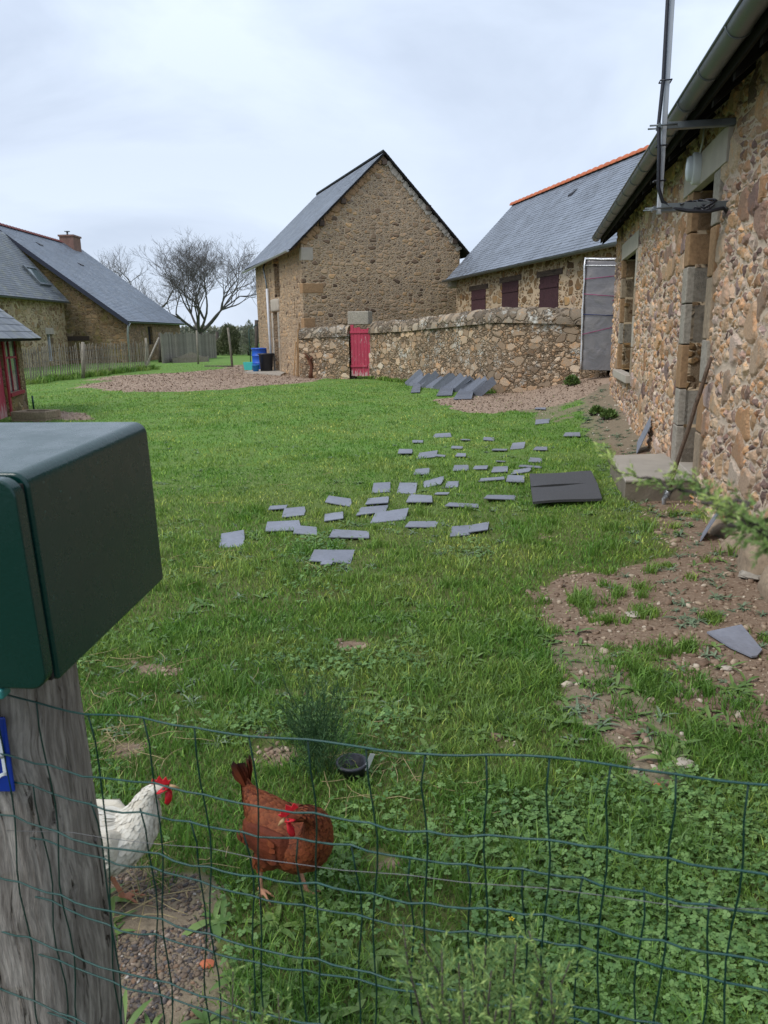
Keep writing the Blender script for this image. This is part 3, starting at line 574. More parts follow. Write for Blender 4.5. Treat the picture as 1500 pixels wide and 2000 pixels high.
# roof
def pl(name, p0, ex, ey, L, SL, expo, wid, mat, par, **k):
    o = slates(name, p0, ex, ey, L, SL, expo, wid, mat, par, **k); mb = MB(); slab(mb, p0, ex, ey, L, SL, .05, 0); b = mb.build('roof_deck', M['soffit'], par); return o
sl_ = math.atan2(AZ-EL, AP); e0 = Vector((-.42, -.16, EL-.42*math.tan(sl_)+.1)); SLl = (AP+.42)/math.cos(sl_)
pl('roof_slope', e0+Vector((0, BL+.6, 0)), (0, -1, 0), (math.cos(sl_), 0, math.sin(sl_)), BL+.6, SLl, .13, .24, M['slate'], barn)
sr_ = math.atan2(AZ-ERt, GW-AP); e1 = Vector((GW+.42, -.16, ERt-.42*math.tan(sr_)+.1)); SLr = (GW-AP+.42)/math.cos(sr_)
pl('roof_slope', e1, (0, 1, 0), (-math.cos(sr_), 0, math.sin(sr_)), BL+.6, SLr+.06, .13, .24, M['slate'], barn)
half_gutter(MB(), (-.5, -.1, e0.z-.02), (-.5, BL+.3, e0.z-.1), .06).build('gutter', M['zinc_pale'], barn)
# broken verge: pale lime mortar lumps, purlin ends
for sgn, (xa, za, xb, zb) in ((0, (.1, EL+.05, AP-.1, AZ-.12)), (1, (GW-.05, ERt+.02, AP+.15, AZ-.16))):
    mb = MB()
    for k in range(46):
        f_ = k/45; x = xa+(xb-xa)*f_; zz = za+(zb-za)*f_-.05; r = random.uniform(.03, .075); 
        m_ = Matrix.Translation((x, -.01, zz-random.uniform(0, .05))) @ Matrix.Rotation(random.uniform(-.6, .6)+(-sl_ if sgn == 0 else sr_)*-1, 4, 'Y'); mb.box((-r*1.9, -.05*random.uniform(.2, 1), -r), (r*1.9, .02, r), m_)
    rough(mb.build('verge_mortar', M['granite_pale'] if sgn else M['granite_tan'], barn, bevel=.01), .03, .1, 1)
for x, z_ in ((1.55, 5.95), (4.75, 5.85), (.75, 5.2), (5.8, 4.72), (3.08, 7.28)):
    MB().box((x-.09, -.13, z_-.09), (x+.09, .2, z_+.09)).build('purlin_end', M['oak'], barn, bevel=.02)
vine = thing('gnarled_vine', 'dark gnarled vine trunk with bare twigs at the barn corner', 'vine', loc=tuple(gp(607, 739)))
mb = MB(); 
mb.tube([(0, 0, 0), (.02, .0, .2), (.05, 0, .4), (-.02, 0, .62), (.06, 0, .7), (.18, 0, .72)], [.09, .08, .06, .07, .05, .02], 7); mb.tube([(.0, 0, .55), (-.12, 0, .8), (-.22, .02, .86)], [.06, .04, .015], 6); mb.tube([(.03, 0, .6), (.12, 0, .85), (.1, 0, 1.05)], [.04, .03, .01], 6)
for k in range(26):
    a = random.uniform(-1, 2.4); p0 = Vector((random.uniform(-.1, .25), 0, random.uniform(.3, .8))); mb.tube([p0, p0+Vector((math.cos(a)*.2, random.uniform(-.1, .05), math.sin(a)*.2-.05)), p0+Vector((math.cos(a)*.45+.1, random.uniform(-.15, .05), math.sin(a)*.2-.18))], [.008, .006, .003], 4)
mb.build('trunk', M['rust'], vine)

# ------------------------------------------------------------------ YARD WALL with its gate
yw = thing('stone_yard_wall', 'old dry stone yard wall with a rounded top, on both sides of the pink gate', 'wall')
def sweep_wall(name, path, hs, th, seg, par, mat, capmat, bulge=.14):
    P = [Vector((*p, 0)) for p in path]; out = []; L = []
    for i_ in range(len(P)-1):                                  # resample with a rounded corner
        n = max(2, int((P[i_+1]-P[i_]).length/seg)); out += [P[i_].lerp(P[i_+1], k/n) for k in range(n)]
    out.append(P[-1])
    for _ in range(14): out = [out[0]]+[(out[k-1]+out[k]*2+out[k+1])/4 for k in range(1, len(out)-1)]+[out[-1]]
    d = [0]
    for a, b in zip(out, out[1:]): d.append(d[-1]+(b-a).length)
    dc = [0]
    for a, b in zip(P, P[1:]): dc.append(dc[-1]+(b-a).length)
    V = []; Vc = []; nz_ = int(max(hs)/.05); nc = 15
    for k, p in enumerate(out):
        tg = (out[min(k+1, len(out)-1)]-out[max(k-1, 0)]).normalized(); n = Vector((tg.y, -tg.x, 0)); H2 = np.interp(d[k]/d[-1]*dc[-1], dc, hs); z0 = -.15
        zc = H2-.34
        V += [p+n*(th/2-.04*(j/nz_))+Vector((0, 0, z0+(zc-z0)*j/nz_)) for j in range(nz_+1)]
        V += [p-n*(th/2-.04*(1-j/nz_))+Vector((0, 0, zc-(zc-z0)*j/nz_)) for j in range(nz_+1)]
        Vc += [p+n*math.cos(math.pi*j/(nc-1))*(th/2+.02)+Vector((0, 0, zc-.03+(math.sin(math.pi*j/(nc-1))**.8)*.34)) for j in range(nc)]
    m = 2*(nz_+1)
    F = np.array([(k*m+j, (k+1)*m+j, (k+1)*m+j+1, k*m+j+1) for k in range(len(out)-1) for j in range(m-1)])
    o = npmesh(name, np.array([tuple(v) for v in V]), F, mat, par, smooth=True)
    V2 = MB(); n = len(out); V2.add(Vc, [(k*nc+j, (k+1)*nc+j, (k+1)*nc+j+1, k*nc+j+1) for k in range(n-1) for j in range(nc-1)]+[tuple(range(nc))[::-1], tuple(range((n-1)*nc, n*nc))], True)
    V2.build('coping', capmat, par); return o
gA, gB = gp(690, 739), gp(735, 739)
C1 = (3.0, 19.05)
sweep_wall('wall_section', [(-2.75, 27.55), tuple(gA[:2])], [1.72, 1.78], .5, .06, yw, M['dry'], M['coping'])
sweep_wall('wall_section', [tuple(gB[:2]), (1.0, 24.1), C1, (3.8, 18.55), (5.2, 17.75)], [1.86, 1.9, 2.06, 2.02, 1.94], .5, .06, yw, M['dry'], M['coping'])
gd = Vector(((gB-gA)[0], (gB-gA)[1], 0)).normalized(); gaz = math.degrees(math.atan2(gd.x, gd.y)); KF = frame(gA, gaz); GWd = float(np.hypot(*(gB-gA)[:2]))
MB().box((-.12, -.1, 1.78), (.62, .35, 2.22)).build('gate_lintel', M['granite_grey'], yw, mw=None, bevel=.03).matrix_local = KF
gate = thing('pink_gate', 'narrow faded crimson plank gate in the stone yard wall', 'gate', mw=KF)
n = 7
for k in range(n):
    a, b = k*GWd/n, (k+1)*GWd/n-.006; top = 1.72+(.06 if k in (0, n-1) else random.uniform(-.1, -.02)); MB().box((a, -.17, .07+random.uniform(0, .03)), (b, -.145, top)).build('plank', M['pink'], gate, bevel=.003)
for z in (1.5, .38): MB().box((-.02, -.2, z), (GWd+.02 if z > 1 else GWd*.7, -.171, z+.07)).build('rail', M['pink'], gate, bevel=.004)
MB().box((GWd-.12, -.2, 1.0), (GWd+.08, -.18, 1.02)).box((GWd-.05, -.2, .92), (GWd-.03, -.175, 1.0)).build('latch', M['cable'], gate)

# ------------------------------------------------------------------ MIDDLE HOUSE
mh = thing('slate_roofed_cottage', 'low stone cottage with terracotta ridge tiles and three dark shutters behind the yard wall', 'cottage', mw=frame((2.42, 28.3), 166.6))  # x runs towards the camera, y to the right house
MF = mh.matrix_world.copy(); ML = 16.5; MI = MF.inverted()
def mwl(x, y, off=0): 
    a = MF @ Vector((0, off, 0)); b = MF @ Vector((1, off, 0)); q = MI @ Vector(onp(x, y, a, b)); return q.x, q.z
holes = []
for (xa, ya, xb, yb) in ((921, 568, 949, 600), (981, 552, 1013, 597), (1055, 541, 1092, 598)):
    s0, z1_ = mwl(xa, ya, .3); s1, z1b = mwl(xb, ya-4, .3); zt = (z1_+z1b)/2; holes.append((s0, s1, zt-1.25, zt))
mb = MB(); walls(mb, ML, 3.5, .3, .7, holes, -.2); mb.build('wall', M['middle'], mh)
MB().prism([(0.01, .7, -.2), (0.01, 4.7, -.2), (0.01, 4.7, 3.5), (0.01, 2.5, 5.7), (0.01, .7, 3.9)], (.4, 0, 0)).build('gable_wall', M['middle'], mh)
for h_ in holes:
    sh = MB().box((h_[0]+.01, .29, h_[2]), (h_[1]-.01, .33, h_[3])).build('shutter', M['shutter'], mh)
    MB().box((h_[0]+.02, .27, h_[3]-.3), (h_[1]-.02, .289, h_[3]-.22)).build('batten', M['shutter'], sh)
    MB().box((h_[0]-.18, .275, h_[3]), (h_[1]+.2, .6, h_[3]+.15)).build('wooden_lintel', M['oak'], mh)
pm = math.atan2(5.85-3.3, 2.5)
pl('roof_slope', (-.25, 0, 3.3), (1, 0, 0), (0, math.cos(pm), math.sin(pm)), ML+.5, 2.5/math.cos(pm), .11, .22, M['slate'], mh)
pl('roof_slope', (ML+.25, 5, 3.3), (-1, 0, 0), (0, -math.cos(pm), math.sin(pm)), ML+.5, 2.5/math.cos(pm), .2, .3, M['slate'], mh)
ridge_tiles('ridge_tiles', (-.3, 2.5, 5.84), (ML+.2, 2.5, 5.84), .11, .33, M['tile'], mh)
half_gutter(MB(), (-.3, -.07, 3.28), (ML, -.07, 3.28), .075).build('gutter', M['zinc'], mh)
rough(MB().box((-.3, .05, 3.02), (-.05, .55, 3.34)).build('verge_mortar', M['granite_pale'], mh, bevel=.05), .05, .2, 2)
vp = MI @ Vector(onp(1122, 384, MF @ Vector((0, 2.0, 0)), MF @ Vector((1, 2.0, 0))))
MB().hexa([(vp.x-.12, 1.85, 3.3+1.85*math.tan(pm)+.03), (vp.x+.12, 1.85, 3.3+1.85*math.tan(pm)+.03), (vp.x+.12, 2.05, 3.3+2.05*math.tan(pm)+.03), (vp.x-.12, 2.05, 3.3+2.05*math.tan(pm)+.03)]+[(vp.x-.1, 1.85, 3.3+1.85*math.tan(pm)+.09), (vp.x+.1, 1.85, 3.3+1.85*math.tan(pm)+.09), (vp.x+.1, 2.05, 3.3+2.05*math.tan(pm)+.035), (vp.x-.1, 2.05, 3.3+2.05*math.tan(pm)+.035)]).build('roof_vent', M['cable'], mh)
# foil panel between the yard wall and the house corner
pA, pB = aty(1133, 722, 17.25), aty(1215, 724, 16.9); pT, pU = aty(1143, 503, 17.35), aty(1222, 503, 17.0)
pan = thing('foil_wrapped_panel', 'tall silver foil wrapped panel tied with pink straps standing at the corner of the house', 'panel')
nn = (Vector(pB)-Vector(pA)).cross(Vector(pT)-Vector(pA)).normalized(); q = [Vector(pA), Vector(pB), Vector(pU), Vector(pT)]
nv = 24; mb = MB(); P_ = []
for i_ in range(nv+1):
    for j in range(9):
        a, b = q[0].lerp(q[3], i_/nv), q[1].lerp(q[2], i_/nv); P_.append(a.lerp(b, j/8)-nn*(0 if nn.y < 0 else 0)+nn*random.uniform(-.006, .006))
mb.add(P_+[p+Vector((.02, .09, 0)) for p in P_], [(i_*9+j, i_*9+j+1, (i_+1)*9+j+1, (i_+1)*9+j) for i_ in range(nv) for j in range(8)]+[(i_*9, (i_+1)*9, (i_+1)*9+(nv+1)*9, i_*9+(nv+1)*9) for i_ in range(nv)]+[(nv*9+j, nv*9+j+1, nv*9+j+1+(nv+1)*9, nv*9+j+(nv+1)*9) for j in range(8)], True)
mb.build('sheet', M['foil'], pan)
def pp(u_, v_, o_=.012): return q[0].lerp(q[1], u_).lerp(q[3].lerp(q[2], u_), v_)-Vector((0, o_, 0))
mb = MB(); mb.tube([pp(0, v_)+Vector((random.uniform(-.012, .012), 0, 0)) for v_ in np.linspace(0, 1, 14)], [random.uniform(.012, .026) for _ in range(14)], 6)
mb.tube([pp(u_, .985+random.uniform(-.004, .004)) for u_ in np.linspace(0, 1, 6)], .022, 6); mb.tube([pp(u_, .93, .02) for u_ in np.linspace(.02, 1, 6)], .012, 6); mb.build('taped_edge', M['foil_edge'], pan)
for pts in ([(0, .81), (.98, .85)], [(0, .68), (.86, .66)], [(.0, .32), (.85, .40)], [(.86, 1.), (.88, .66), (.8, .41)], [(.7, .62), (.84, .66)]):
    MB().tube([pp(u_, v_, .03) for u_, v_ in pts], .007, 5).build('strap', M['pink_strap'], pan)
MB().tube([pp(0, .5, .03), pp(1, .49, .03)], .009, 5).build('strap', M['navy'], pan)['label'] = 'navy blue strap'

# ------------------------------------------------------------------ LEFT FARMHOUSE and its wing
a48 = aty(-12, 437, 48); ez = aty(255, 626, 48); r61 = aty(150, 484, 61); g61 = aty(380, 634, 60.5)
fh = thing('old_farmhouse', 'big old farmhouse with a huge slate roof and a brick chimney at the left', 'farmhouse', mw=frame((ez[0], 48), 0))   # x = away, y = left
HE, HR, HW, HL = float(ez[2])-.05, float(a48[2]), float(ez[0]-a48[0]), 12.8; ph = math.atan2(HR-HE, HW)
def skewx(y): return 0
MB().prism([(0, .3, -.3), (0, .3, HE+.3*math.tan(ph)-.12), (0, HW, HR-.12), (0, 2*HW-.3, HE+.1), (0, 2*HW-.3, -.3)], (.6, 0, 0)).build('gable_wall', M['left'], fh)
mb = MB(); walls(mb, HL, HE+.1, .3, .8, [(4.4, 5.4, 1.0, HE-.25), (.0, .6, -.3, HE+.1)], -.3); mb.build('wall', M['left'], fh)
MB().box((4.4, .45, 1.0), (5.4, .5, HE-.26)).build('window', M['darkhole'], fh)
o = slates('roof_slope', (-.6, 0, HE), (1, 0, 0), (0, math.cos(ph), math.sin(ph)), HL+.9, HW/math.cos(ph), .17, .3, M['slate'], fh, th=.01)
mb = MB(); slab(mb, (-.6, 0, HE), (1, 0, 0), (0, math.cos(ph), math.sin(ph)), HL+.9, HW/math.cos(ph), .05, -.0)
mb.build('roof_deck', M['soffit'], fh)
mb = MB(); 
for k, (a, b) in enumerate((((-.62, -.05, HE-.28), (-.62, HW, HR-.28)),)): mb.hexa([(a[0]-.04, a[1], a[2]), (a[0], a[1], a[2]), (b[0], b[1], b[2]), (b[0]-.04, b[1], b[2]), (a[0]-.04, a[1], a[2]+.3), (a[0], a[1], a[2]+.3), (b[0], b[1], b[2]+.3), (b[0]-.04, b[1], b[2]+.3)])
mb.build('barge_board', plain('dark blue barge board', (.03, .035, .055), .6), fh)
MB().prism([(-.6, HW, HR), (-.6, 2*HW, HE), (HL, 2*HW, HE), (HL, HW, HR)], (0, 0, -.05)).build('roof_slope', M['slate'], fh)
ridge_tiles('ridge_tiles', (-.6, HW, HR), (HL-2.6, HW, HR), .14, .42, M['dull_tile'], fh)
mb = MB(); mb.box((HL-2.4, HW-.65, HR-1.6), (HL-1.0, HW+.35, HR+.5)).box((HL-2.47, HW-.72, HR+.502), (HL-.93, HW+.42, HR+.62)); ch = mb.build('chimney', M['brick'], fh)
MB().tube([(HL-1.7, HW, HR+.6), (HL-1.7, HW, HR+.9)], .07, 8).lathe([(.2, .9), (.2, .94), (.01, .96)], 10, (HL-1.7, HW, HR)).build('cowl', M['zinc'], ch)
half_gutter(MB(), (-.6, -.06, HE-.03), (HL+.3, -.06, HE-.03), .08).build('gutter', M['zinc'], fh)
MB().tube([(-.35, -.06, HE-.08), (-.5, .02, HE-.3), (-.1, .22, HE-.75), (-.08, .24, -.1)], .06, 8).build('downpipe', M['zinc_pale'], fh)
MB().box((-.03, 2.6, 1.35), (.05, 4.6, 1.62)).build('wooden_lintel', M['oak'], fh)
for x_, y_ in ((3.2, 6.3), (6.4, 5.0)):
    z_ = HE+y_*math.tan(ph)+.02; MB().hexa([(x_, y_, z_), (x_+.5, y_, z_), (x_+.5, y_+.3, z_+.3*math.tan(ph)), (x_, y_+.3, z_+.3*math.tan(ph)), (x_, y_, z_+.09), (x_+.5, y_, z_+.09), (x_+.5, y_+.3, z_+.02+.3*math.tan(ph)), (x_, y_+.3, z_+.02+.3*math.tan(ph))]).build('roof_vent', M['cable'], fh)
we = aty(136, 590, 47.4); wr = aty(8, 455, 47.4)
wg = thing('low_house_wing', 'lower stone wing with a lichened slate roof and a skylight built against the farmhouse gable', 'house wing', mw=frame((we[0], 47.35), 180))   # x = towards the camera, y = right
WE, WR, WW, WL = float(we[2]), float(wr[2]), float(we[0]-wr[0]), 10.5; pw = math.atan2(WR-WE, WW)
mb = MB(); walls(mb, WL, WE+.05, -.9, -.35, [(2.1, 2.85, .25, 1.75)], -.3); mb.build('wall', M['wing'], wg)
MB().box((WL-.4, -2*WW+.3, -.3), (WL, -.9, WE)).build('end_wall', M['wing'], wg)
slates('roof_slope', (WL, 0, WE), (-1, 0, 0), (0, -math.cos(pw), math.sin(pw)), WL, WW/math.cos(pw), .16, .26, M['slate_old'], wg, th=.01)

mb = MB(); slab(mb, (WL, 0, WE), (-1, 0, 0), (0, -math.cos(pw), math.sin(pw)), WL, WW/math.cos(pw), .05); mb.build('roof_deck', M['soffit'], wg)
MB().prism([(0, -WW, WR), (0, -2*WW, WE), (WL, -2*WW, WE), (WL, -WW, WR)], (0, 0, -.05)).build('roof_slope', M['slate_old'], wg)
half_gutter(MB(), (0.1, .05, WE-.02), (WL, .05, WE-.02), .08).build('gutter', M['zinc'], wg)
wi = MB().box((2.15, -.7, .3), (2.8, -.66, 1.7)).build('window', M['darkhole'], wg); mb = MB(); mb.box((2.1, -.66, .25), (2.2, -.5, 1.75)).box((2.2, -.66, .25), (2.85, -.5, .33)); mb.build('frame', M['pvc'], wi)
MB().box((1.9, -.6, 1.75), (3.0, -.33, 2.1)).build('window_lintel', M['granite_pale'], wg)
WMI = wg.matrix_world.inverted(); 
def onroof(x, y):      # pixel -> point on the wing roof plane, local
    o_ = WMI @ Vector(EYEP); d_ = (WMI.to_3x3() @ Vector(ray(x, y))); n_ = Vector((0, math.sin(pw), math.cos(pw))); t_ = (Vector((0, 0, WE))-o_).dot(n_)/d_.dot(n_); return o_+d_*t_
k0, k1 = onroof(40, 521), onroof(100, 561); xs_ = sorted((k0.x, k1.x)); ya, yb = -abs(k0.y), -abs(k1.y)
xa, xb = min(k0.x, k1.x), max(k0.x, k1.x)
mb = MB(); T_ = Matrix.Translation((0, 0, WE)) @ Matrix.Rotation(-pw, 4, 'X'); Lr = abs(k0.y)/math.cos(pw), abs(k1.y)/math.cos(pw); u0, u1 = min(Lr), max(Lr)
xc = (xa+xb)/2; sw = max(.9, min(1.5, (xb-xa)))
sk = MB().box((xc-sw/2, -u1, .02), (xc+sw/2, -u1+.12, .16), T_).box((xc-sw/2, -u0-.12, .02), (xc+sw/2, -u0, .16), T_).box((xc-sw/2, -u1+.12, .02), (xc-sw/2+.12, -u0-.12, .16), T_).box((xc+sw/2-.12, -u1+.12, .02), (xc+sw/2, -u0-.12, .16), T_).build('skylight', M['zinc'], wg)
MB().box((xc-sw/2+.12, -u1+.12, .05), (xc+sw/2-.12, -u0-.12, .11), T_).build('pane', M['glass'], sk)

# ------------------------------------------------------------------ SHED at the left edge
shd = thing('stone_shed', 'small stone shed with a slate roof and a red framed window at the left edge', 'shed', mw=frame((-7.75, 16.95), 167.5)); SF = shd.matrix_world.copy(); SI = SF.inverted()
def shl(x, y): q = SI @ Vector(onp(x, y, SF @ Vector((0, 0, 0)), SF @ Vector((1, 0, 0)))); return q.x, q.z
s1 = shl(36, 700)[0]; s2 = s1+1.15; zt = shl(30, 655)[1]; zb = shl(33, 764)[1]
mb = MB(); walls(mb, 5, 1.62, -.35, 0, [(s1, s2, zb, 1.58), (s2+.12, s2+1.1, -.2, 1.58)], -.1); mb.build('wall', M['left'], shd)
MB().prism([(0.0, -.35, -.1), (0, -3.2, -.1), (0, -3.2, 1.5), (0, -1.75, 3.0), (0, -.35, 1.85)], (.35, 0, 0)).build('gable_wall', M['left'], shd)
wn_ = MB().box((s1, -.07, zb), (s2, -.05, 1.58)).build('window', M['glass'], shd)
mb = MB(); nn_ = 2
for k in range(nn_+1): a = s1+(s2-s1-.045)*k/nn_; mb.box((a, -.05, zb), (a+.045, -.03, 1.58))
mb.box((s1, -.078, zb-.07), (s2, .05, zb-.002)).box((s1, -.0495, 1.12), (s2, -.032, 1.16)); mb.build('frame', M['red'], wn_)
MB().box((s2+.13, -.1, 0), (s2+1.09, -.05, 1.56)).build('door', M['pink'], shd)
MB().box((s2+.0005, -.12, -.1), (s2+.119, .03, 1.6)).build('door_post', M['red'], shd)
ps_ = R(40)
slates('roof_slope', (5, .34, 1.5), (-1, 0, 0), (0, -math.cos(ps_), math.sin(ps_)), 5.4, 2.9, .22, .34, M['slate_old'], shd, th=.008)
mb = MB(); slab(mb, (5, .34, 1.5), (-1, 0, 0), (0, -math.cos(ps_), math.sin(ps_)), 5.4, 2.9, .05); mb.build('roof_deck', M['soffit'], shd)
tr = thing('stone_trough', 'rectangular stone trough holding dark earth beside the shed', 'trough', loc=tuple(gp(72, 822))[:2]+(0,), az=R(-12)); tr.scale = (.8, .8, .8)
MB().box((-.45, -.3, -.03), (.45, .3, .07)).box((-.45, -.3, .07), (.45, -.2, .24)).box((-.45, .2, .07), (.45, .3, .24)).box((-.45, -.2, .07), (-.36, .2, .24)).box((.36, -.2, .07), (.45, .2, .24)).build('basin', M['granite'], tr, bevel=.015)
MB().box((-.36, -.2, .075), (.36, .2, .17)).build('soil', M['darkhole'], tr)
tag(MB().tube([tuple(gp(66, 800)), tuple(gp(66, 800)+np.array([0, 0, .3]))], .02, 6).build('stake', M['wire']), 'short dark green stake standing behind the stone trough', 'stake')

# ------------------------------------------------------------------ FENCES on the left
def copy_child(src, par, mw):
    c = src.copy(); COL.objects.link(c); c.parent = par; c.matrix_local = mw; return c
def fence_path(P, pitch):
    out = []; P = [Vector((p[0], p[1], h1(p[0], p[1]))) for p in P]
    for a, b in zip(P, P[1:]):
        L = (b-a).length; n = int(L/pitch); d = (b-a).normalized(); out += [(a+d*pitch*k, math.atan2(d.y, d.x)) for k in range(n)]
    return out
pf = thing('paling_fence', 'wavy chestnut paling fence with thin grey pickets in front of the farmhouse', 'fence')
proto = MB().box((-.018, -.01, 0), (.018, .012, 1.22)).add([(-.018, -.01, 1.22), (.018, -.01, 1.22), (.018, .012, 1.22), (-.018, .012, 1.22), (0, 0, 1.29)], [(0, 1, 4), (1, 2, 4), (2, 3, 4), (3, 0, 4)]).build('picket', M['grey_wood'], pf)
pth = fence_path([gh(50, 752), gh(100, 743), gh(162, 737), gh(230, 728), gh(300, 722)], .15); first = True
for p, a in pth[:98]:
    mw = Matrix.Translation(p+Vector((0, 0, random.uniform(-.05, .02)))) @ Matrix.Rotation(a+random.uniform(-.3, .3), 4, 'Z') @ Matrix.Rotation(random.uniform(-.05, .05), 4, 'Y') @ Matrix.Diagonal((random.uniform(.7, 1.2), 1, random.uniform(.93, 1.05), 1))
    if first: proto.matrix_local = mw; first = False
    else: copy_child(proto, pf, mw)
mb = MB()
for z in (.35, .7, 1.02): mb.tube([p+Vector((0, 0, z)) for p, a in pth[::4]], .005, 4)
mb.build('tie_wire', M['wire_grey'], pf)
def post(px_, py_, pt, lab, r=.05, mat='grey_wood', lean=0., name='fence_post', grp=None):
    b = gh(px_, py_); t_ = aty(px_+lean, pt, b[1]); mb = MB(); mb.tube([Vector(b)-Vector((0, 0, .1)), Vector(b).lerp(Vector(t_), .5)+Vector((.01, 0, 0)), Vector(t_)], [r, r*.95, r*.9], 8); return tag(mb.build(name, M[mat]), lab, 'post', grp)
post(162, 739, 668, 'pale round fence post in the middle of the paling fence', .07); post(285, 716, 660, 'grey fence post at the right end of the paling fence', .07)
o = tag(MB().tube([gh(284, 718), aty(310, 660, 41)], .05, 6).build('brace_pole', M['grey_wood']), 'diagonal grey brace pole propping the fence end post', 'pole')
post(313, 708, 650, 'stout dark post at the left end of the tall board fence', .12, 'bark'); post(331, 706, 652, 'grey post beside the stout dark post of the board fence', .08)
post(387, 711, 645, 'thin grey post standing in front of the tall board fence', .055, lean=-3); post(454, 717, 640, 'leaning pale post standing alone right of the board fence', .06, lean=-9)
post(424, 694, 648, 'dark post at the right end of the tall board fence', .14, 'bark')
bf = thing('board_fence', 'tall fence of upright weathered grey boards beyond the paling fence', 'fence'); A = np.array([*aty(318, 700, 46)[:2], 0]); B = np.array([*aty(424, 692, 57)[:2], 0])
proto = MB().box((-.12, -.012, 0), (.12, .012, 1.75)).build('board', M['grey_wood'], bf); n = 46
for k in range(n):
    p = A+(B-A)*k/n; mw = Matrix.Translation((p[0], p[1], h1(p[0], p[1])-.05)) @ Matrix.Rotation(math.atan2((B-A)[1], (B-A)[0])+random.uniform(-.06, .06), 4, 'Z') @ Matrix.Diagonal((random.uniform(.8, 1.15), 1, random.uniform(.94, 1.05), 1))
    if k == 0: proto.matrix_local = mw
    else: copy_child(proto, bf, mw)
bd = thing('timber_bed', 'low grey timber box on the ground before the board fence', 'planter', loc=tuple(gh(372, 708)), az=R(10))
MB().box((-1.0, -.03, 0), (1.0, .0, .3)).box((-1.0, 1.4, 0), (1.0, 1.43, .3)).box((-1.03, -.03, 0), (-1.0, 1.43, .3)).box((1.0, -.03, 0), (1.03, 1.43, .3)).build('sides', M['grey_wood'], bd)
MB().prism([(-.8, .1, .3), (.8, .1, .3), (0.1, .1, .62)], (0, .03, 0)).build('end_panel', M['grey_wood'], bd)
tag(MB().tube([gh(400, 716), gh(452, 716)], .06, 6).build('timber_edging', M['bark']), 'dark log lying on the ground left of the leaning pale post', 'log')

# ------------------------------------------------------------------ things by the barn door
def wloc(px_, py_): p = gh(px_, py_); return tuple(p)
SLB = [gp(478, 728), gp(548, 734), gp(572, 722), gp(520, 718)]
tag(rough(MB().hexa([(p[0], p[1], -.05) for p in SLB]+[(p[0], p[1], .045) for p in SLB]).build('concrete_slab', M['concrete']), .02, .4, 3), 'pale concrete slab on the ground at the barn door', 'slab')
b = thing('water_barrel', 'big blue plastic barrel standing against the barn wall', 'barrel', loc=wloc(511, 722)); 
MB().lathe([(.0, 0), (.34, 0), (.37, .05), (.38, .28), (.4, .3), (.38, .32), (.39, .6), (.41, .62), (.39, .64), (.38, .88), (.41, .9), (.41, .95), (.385, .95), (.37, .9), (.36, .3), (0, .3)], 28).build('body', M['blue'], b)
MB().lathe([(.0, .8), (.365, .8)], 24).build('water', M['glass'], b)
b = thing('black_tub', 'tall black plastic tub in front of the blue barrel', 'tub', loc=wloc(521, 727)); MB().lathe([(0, 0), (.24, 0), (.3, .72), (.34, .725), (.34, .77), (.3, .77), (.24, .05), (0, .05)], 28).build('body', M['black'], b)
b = thing('blue_bucket', 'small bright blue bucket at the foot of the big barrel', 'bucket', loc=wloc(500, 728)); MB().lathe([(0, 0), (.11, 0), (.15, .3), (.165, .3), (.165, .325), (.14, .32), (.1, .02), (0, .02)], 20).build('body', M['blue2'], b)
MB().tube([(.15*math.cos(a), .02, .3-.14*math.sin(a)) for a in np.linspace(0, 3.14, 10)], .006, 4).build('handle', M['zinc'], b)
b = thing('turquoise_tub', 'turquoise plastic tub on the ground left of the blue barrel', 'tub', loc=wloc(486, 722)); MB().box((-.17, -.14, 0), (.17, .14, .03)).hexa([(-.17, -.14, .03), (.17, -.14, .03), (.17, -.12, .03), (-.17, -.12, .03), (-.21, -.18, .34), (.21, -.18, .34), (.21, -.16, .34), (-.21, -.16, .34)]).hexa([(-.17, .12, .03), (.17, .12, .03), (.17, .14, .03), (-.17, .14, .03), (-.21, .16, .34), (.21, .16, .34), (.21, .18, .34), (-.21, .18, .34)]).hexa([(-.17, -.12, .03), (-.15, -.12, .03), (-.15, .12, .03), (-.17, .12, .03), (-.21, -.16, .34), (-.19, -.16, .34), (-.19, .16, .34), (-.21, .16, .34)]).hexa([(.15, -.12, .03), (.17, -.12, .03), (.17, .12, .03), (.15, .12, .03), (.19, -.16, .34), (.21, -.16, .34), (.21, .16, .34), (.19, .16, .34)]).build('body', M['teal'], b)
post(501, 716, 625, 'tall dark post standing against the far corner of the barn', .1, 'bark')
gfr = thing('green_netting_frame', 'thin green steel frame leaning beside the blue barrel', 'frame', loc=wloc(491, 720)); MB().tube([(-.02, 0, 0), (-.02, 0, 1.72), (.36, .1, 1.95)], .022, 6).build('rail', M['wire'], gfr)

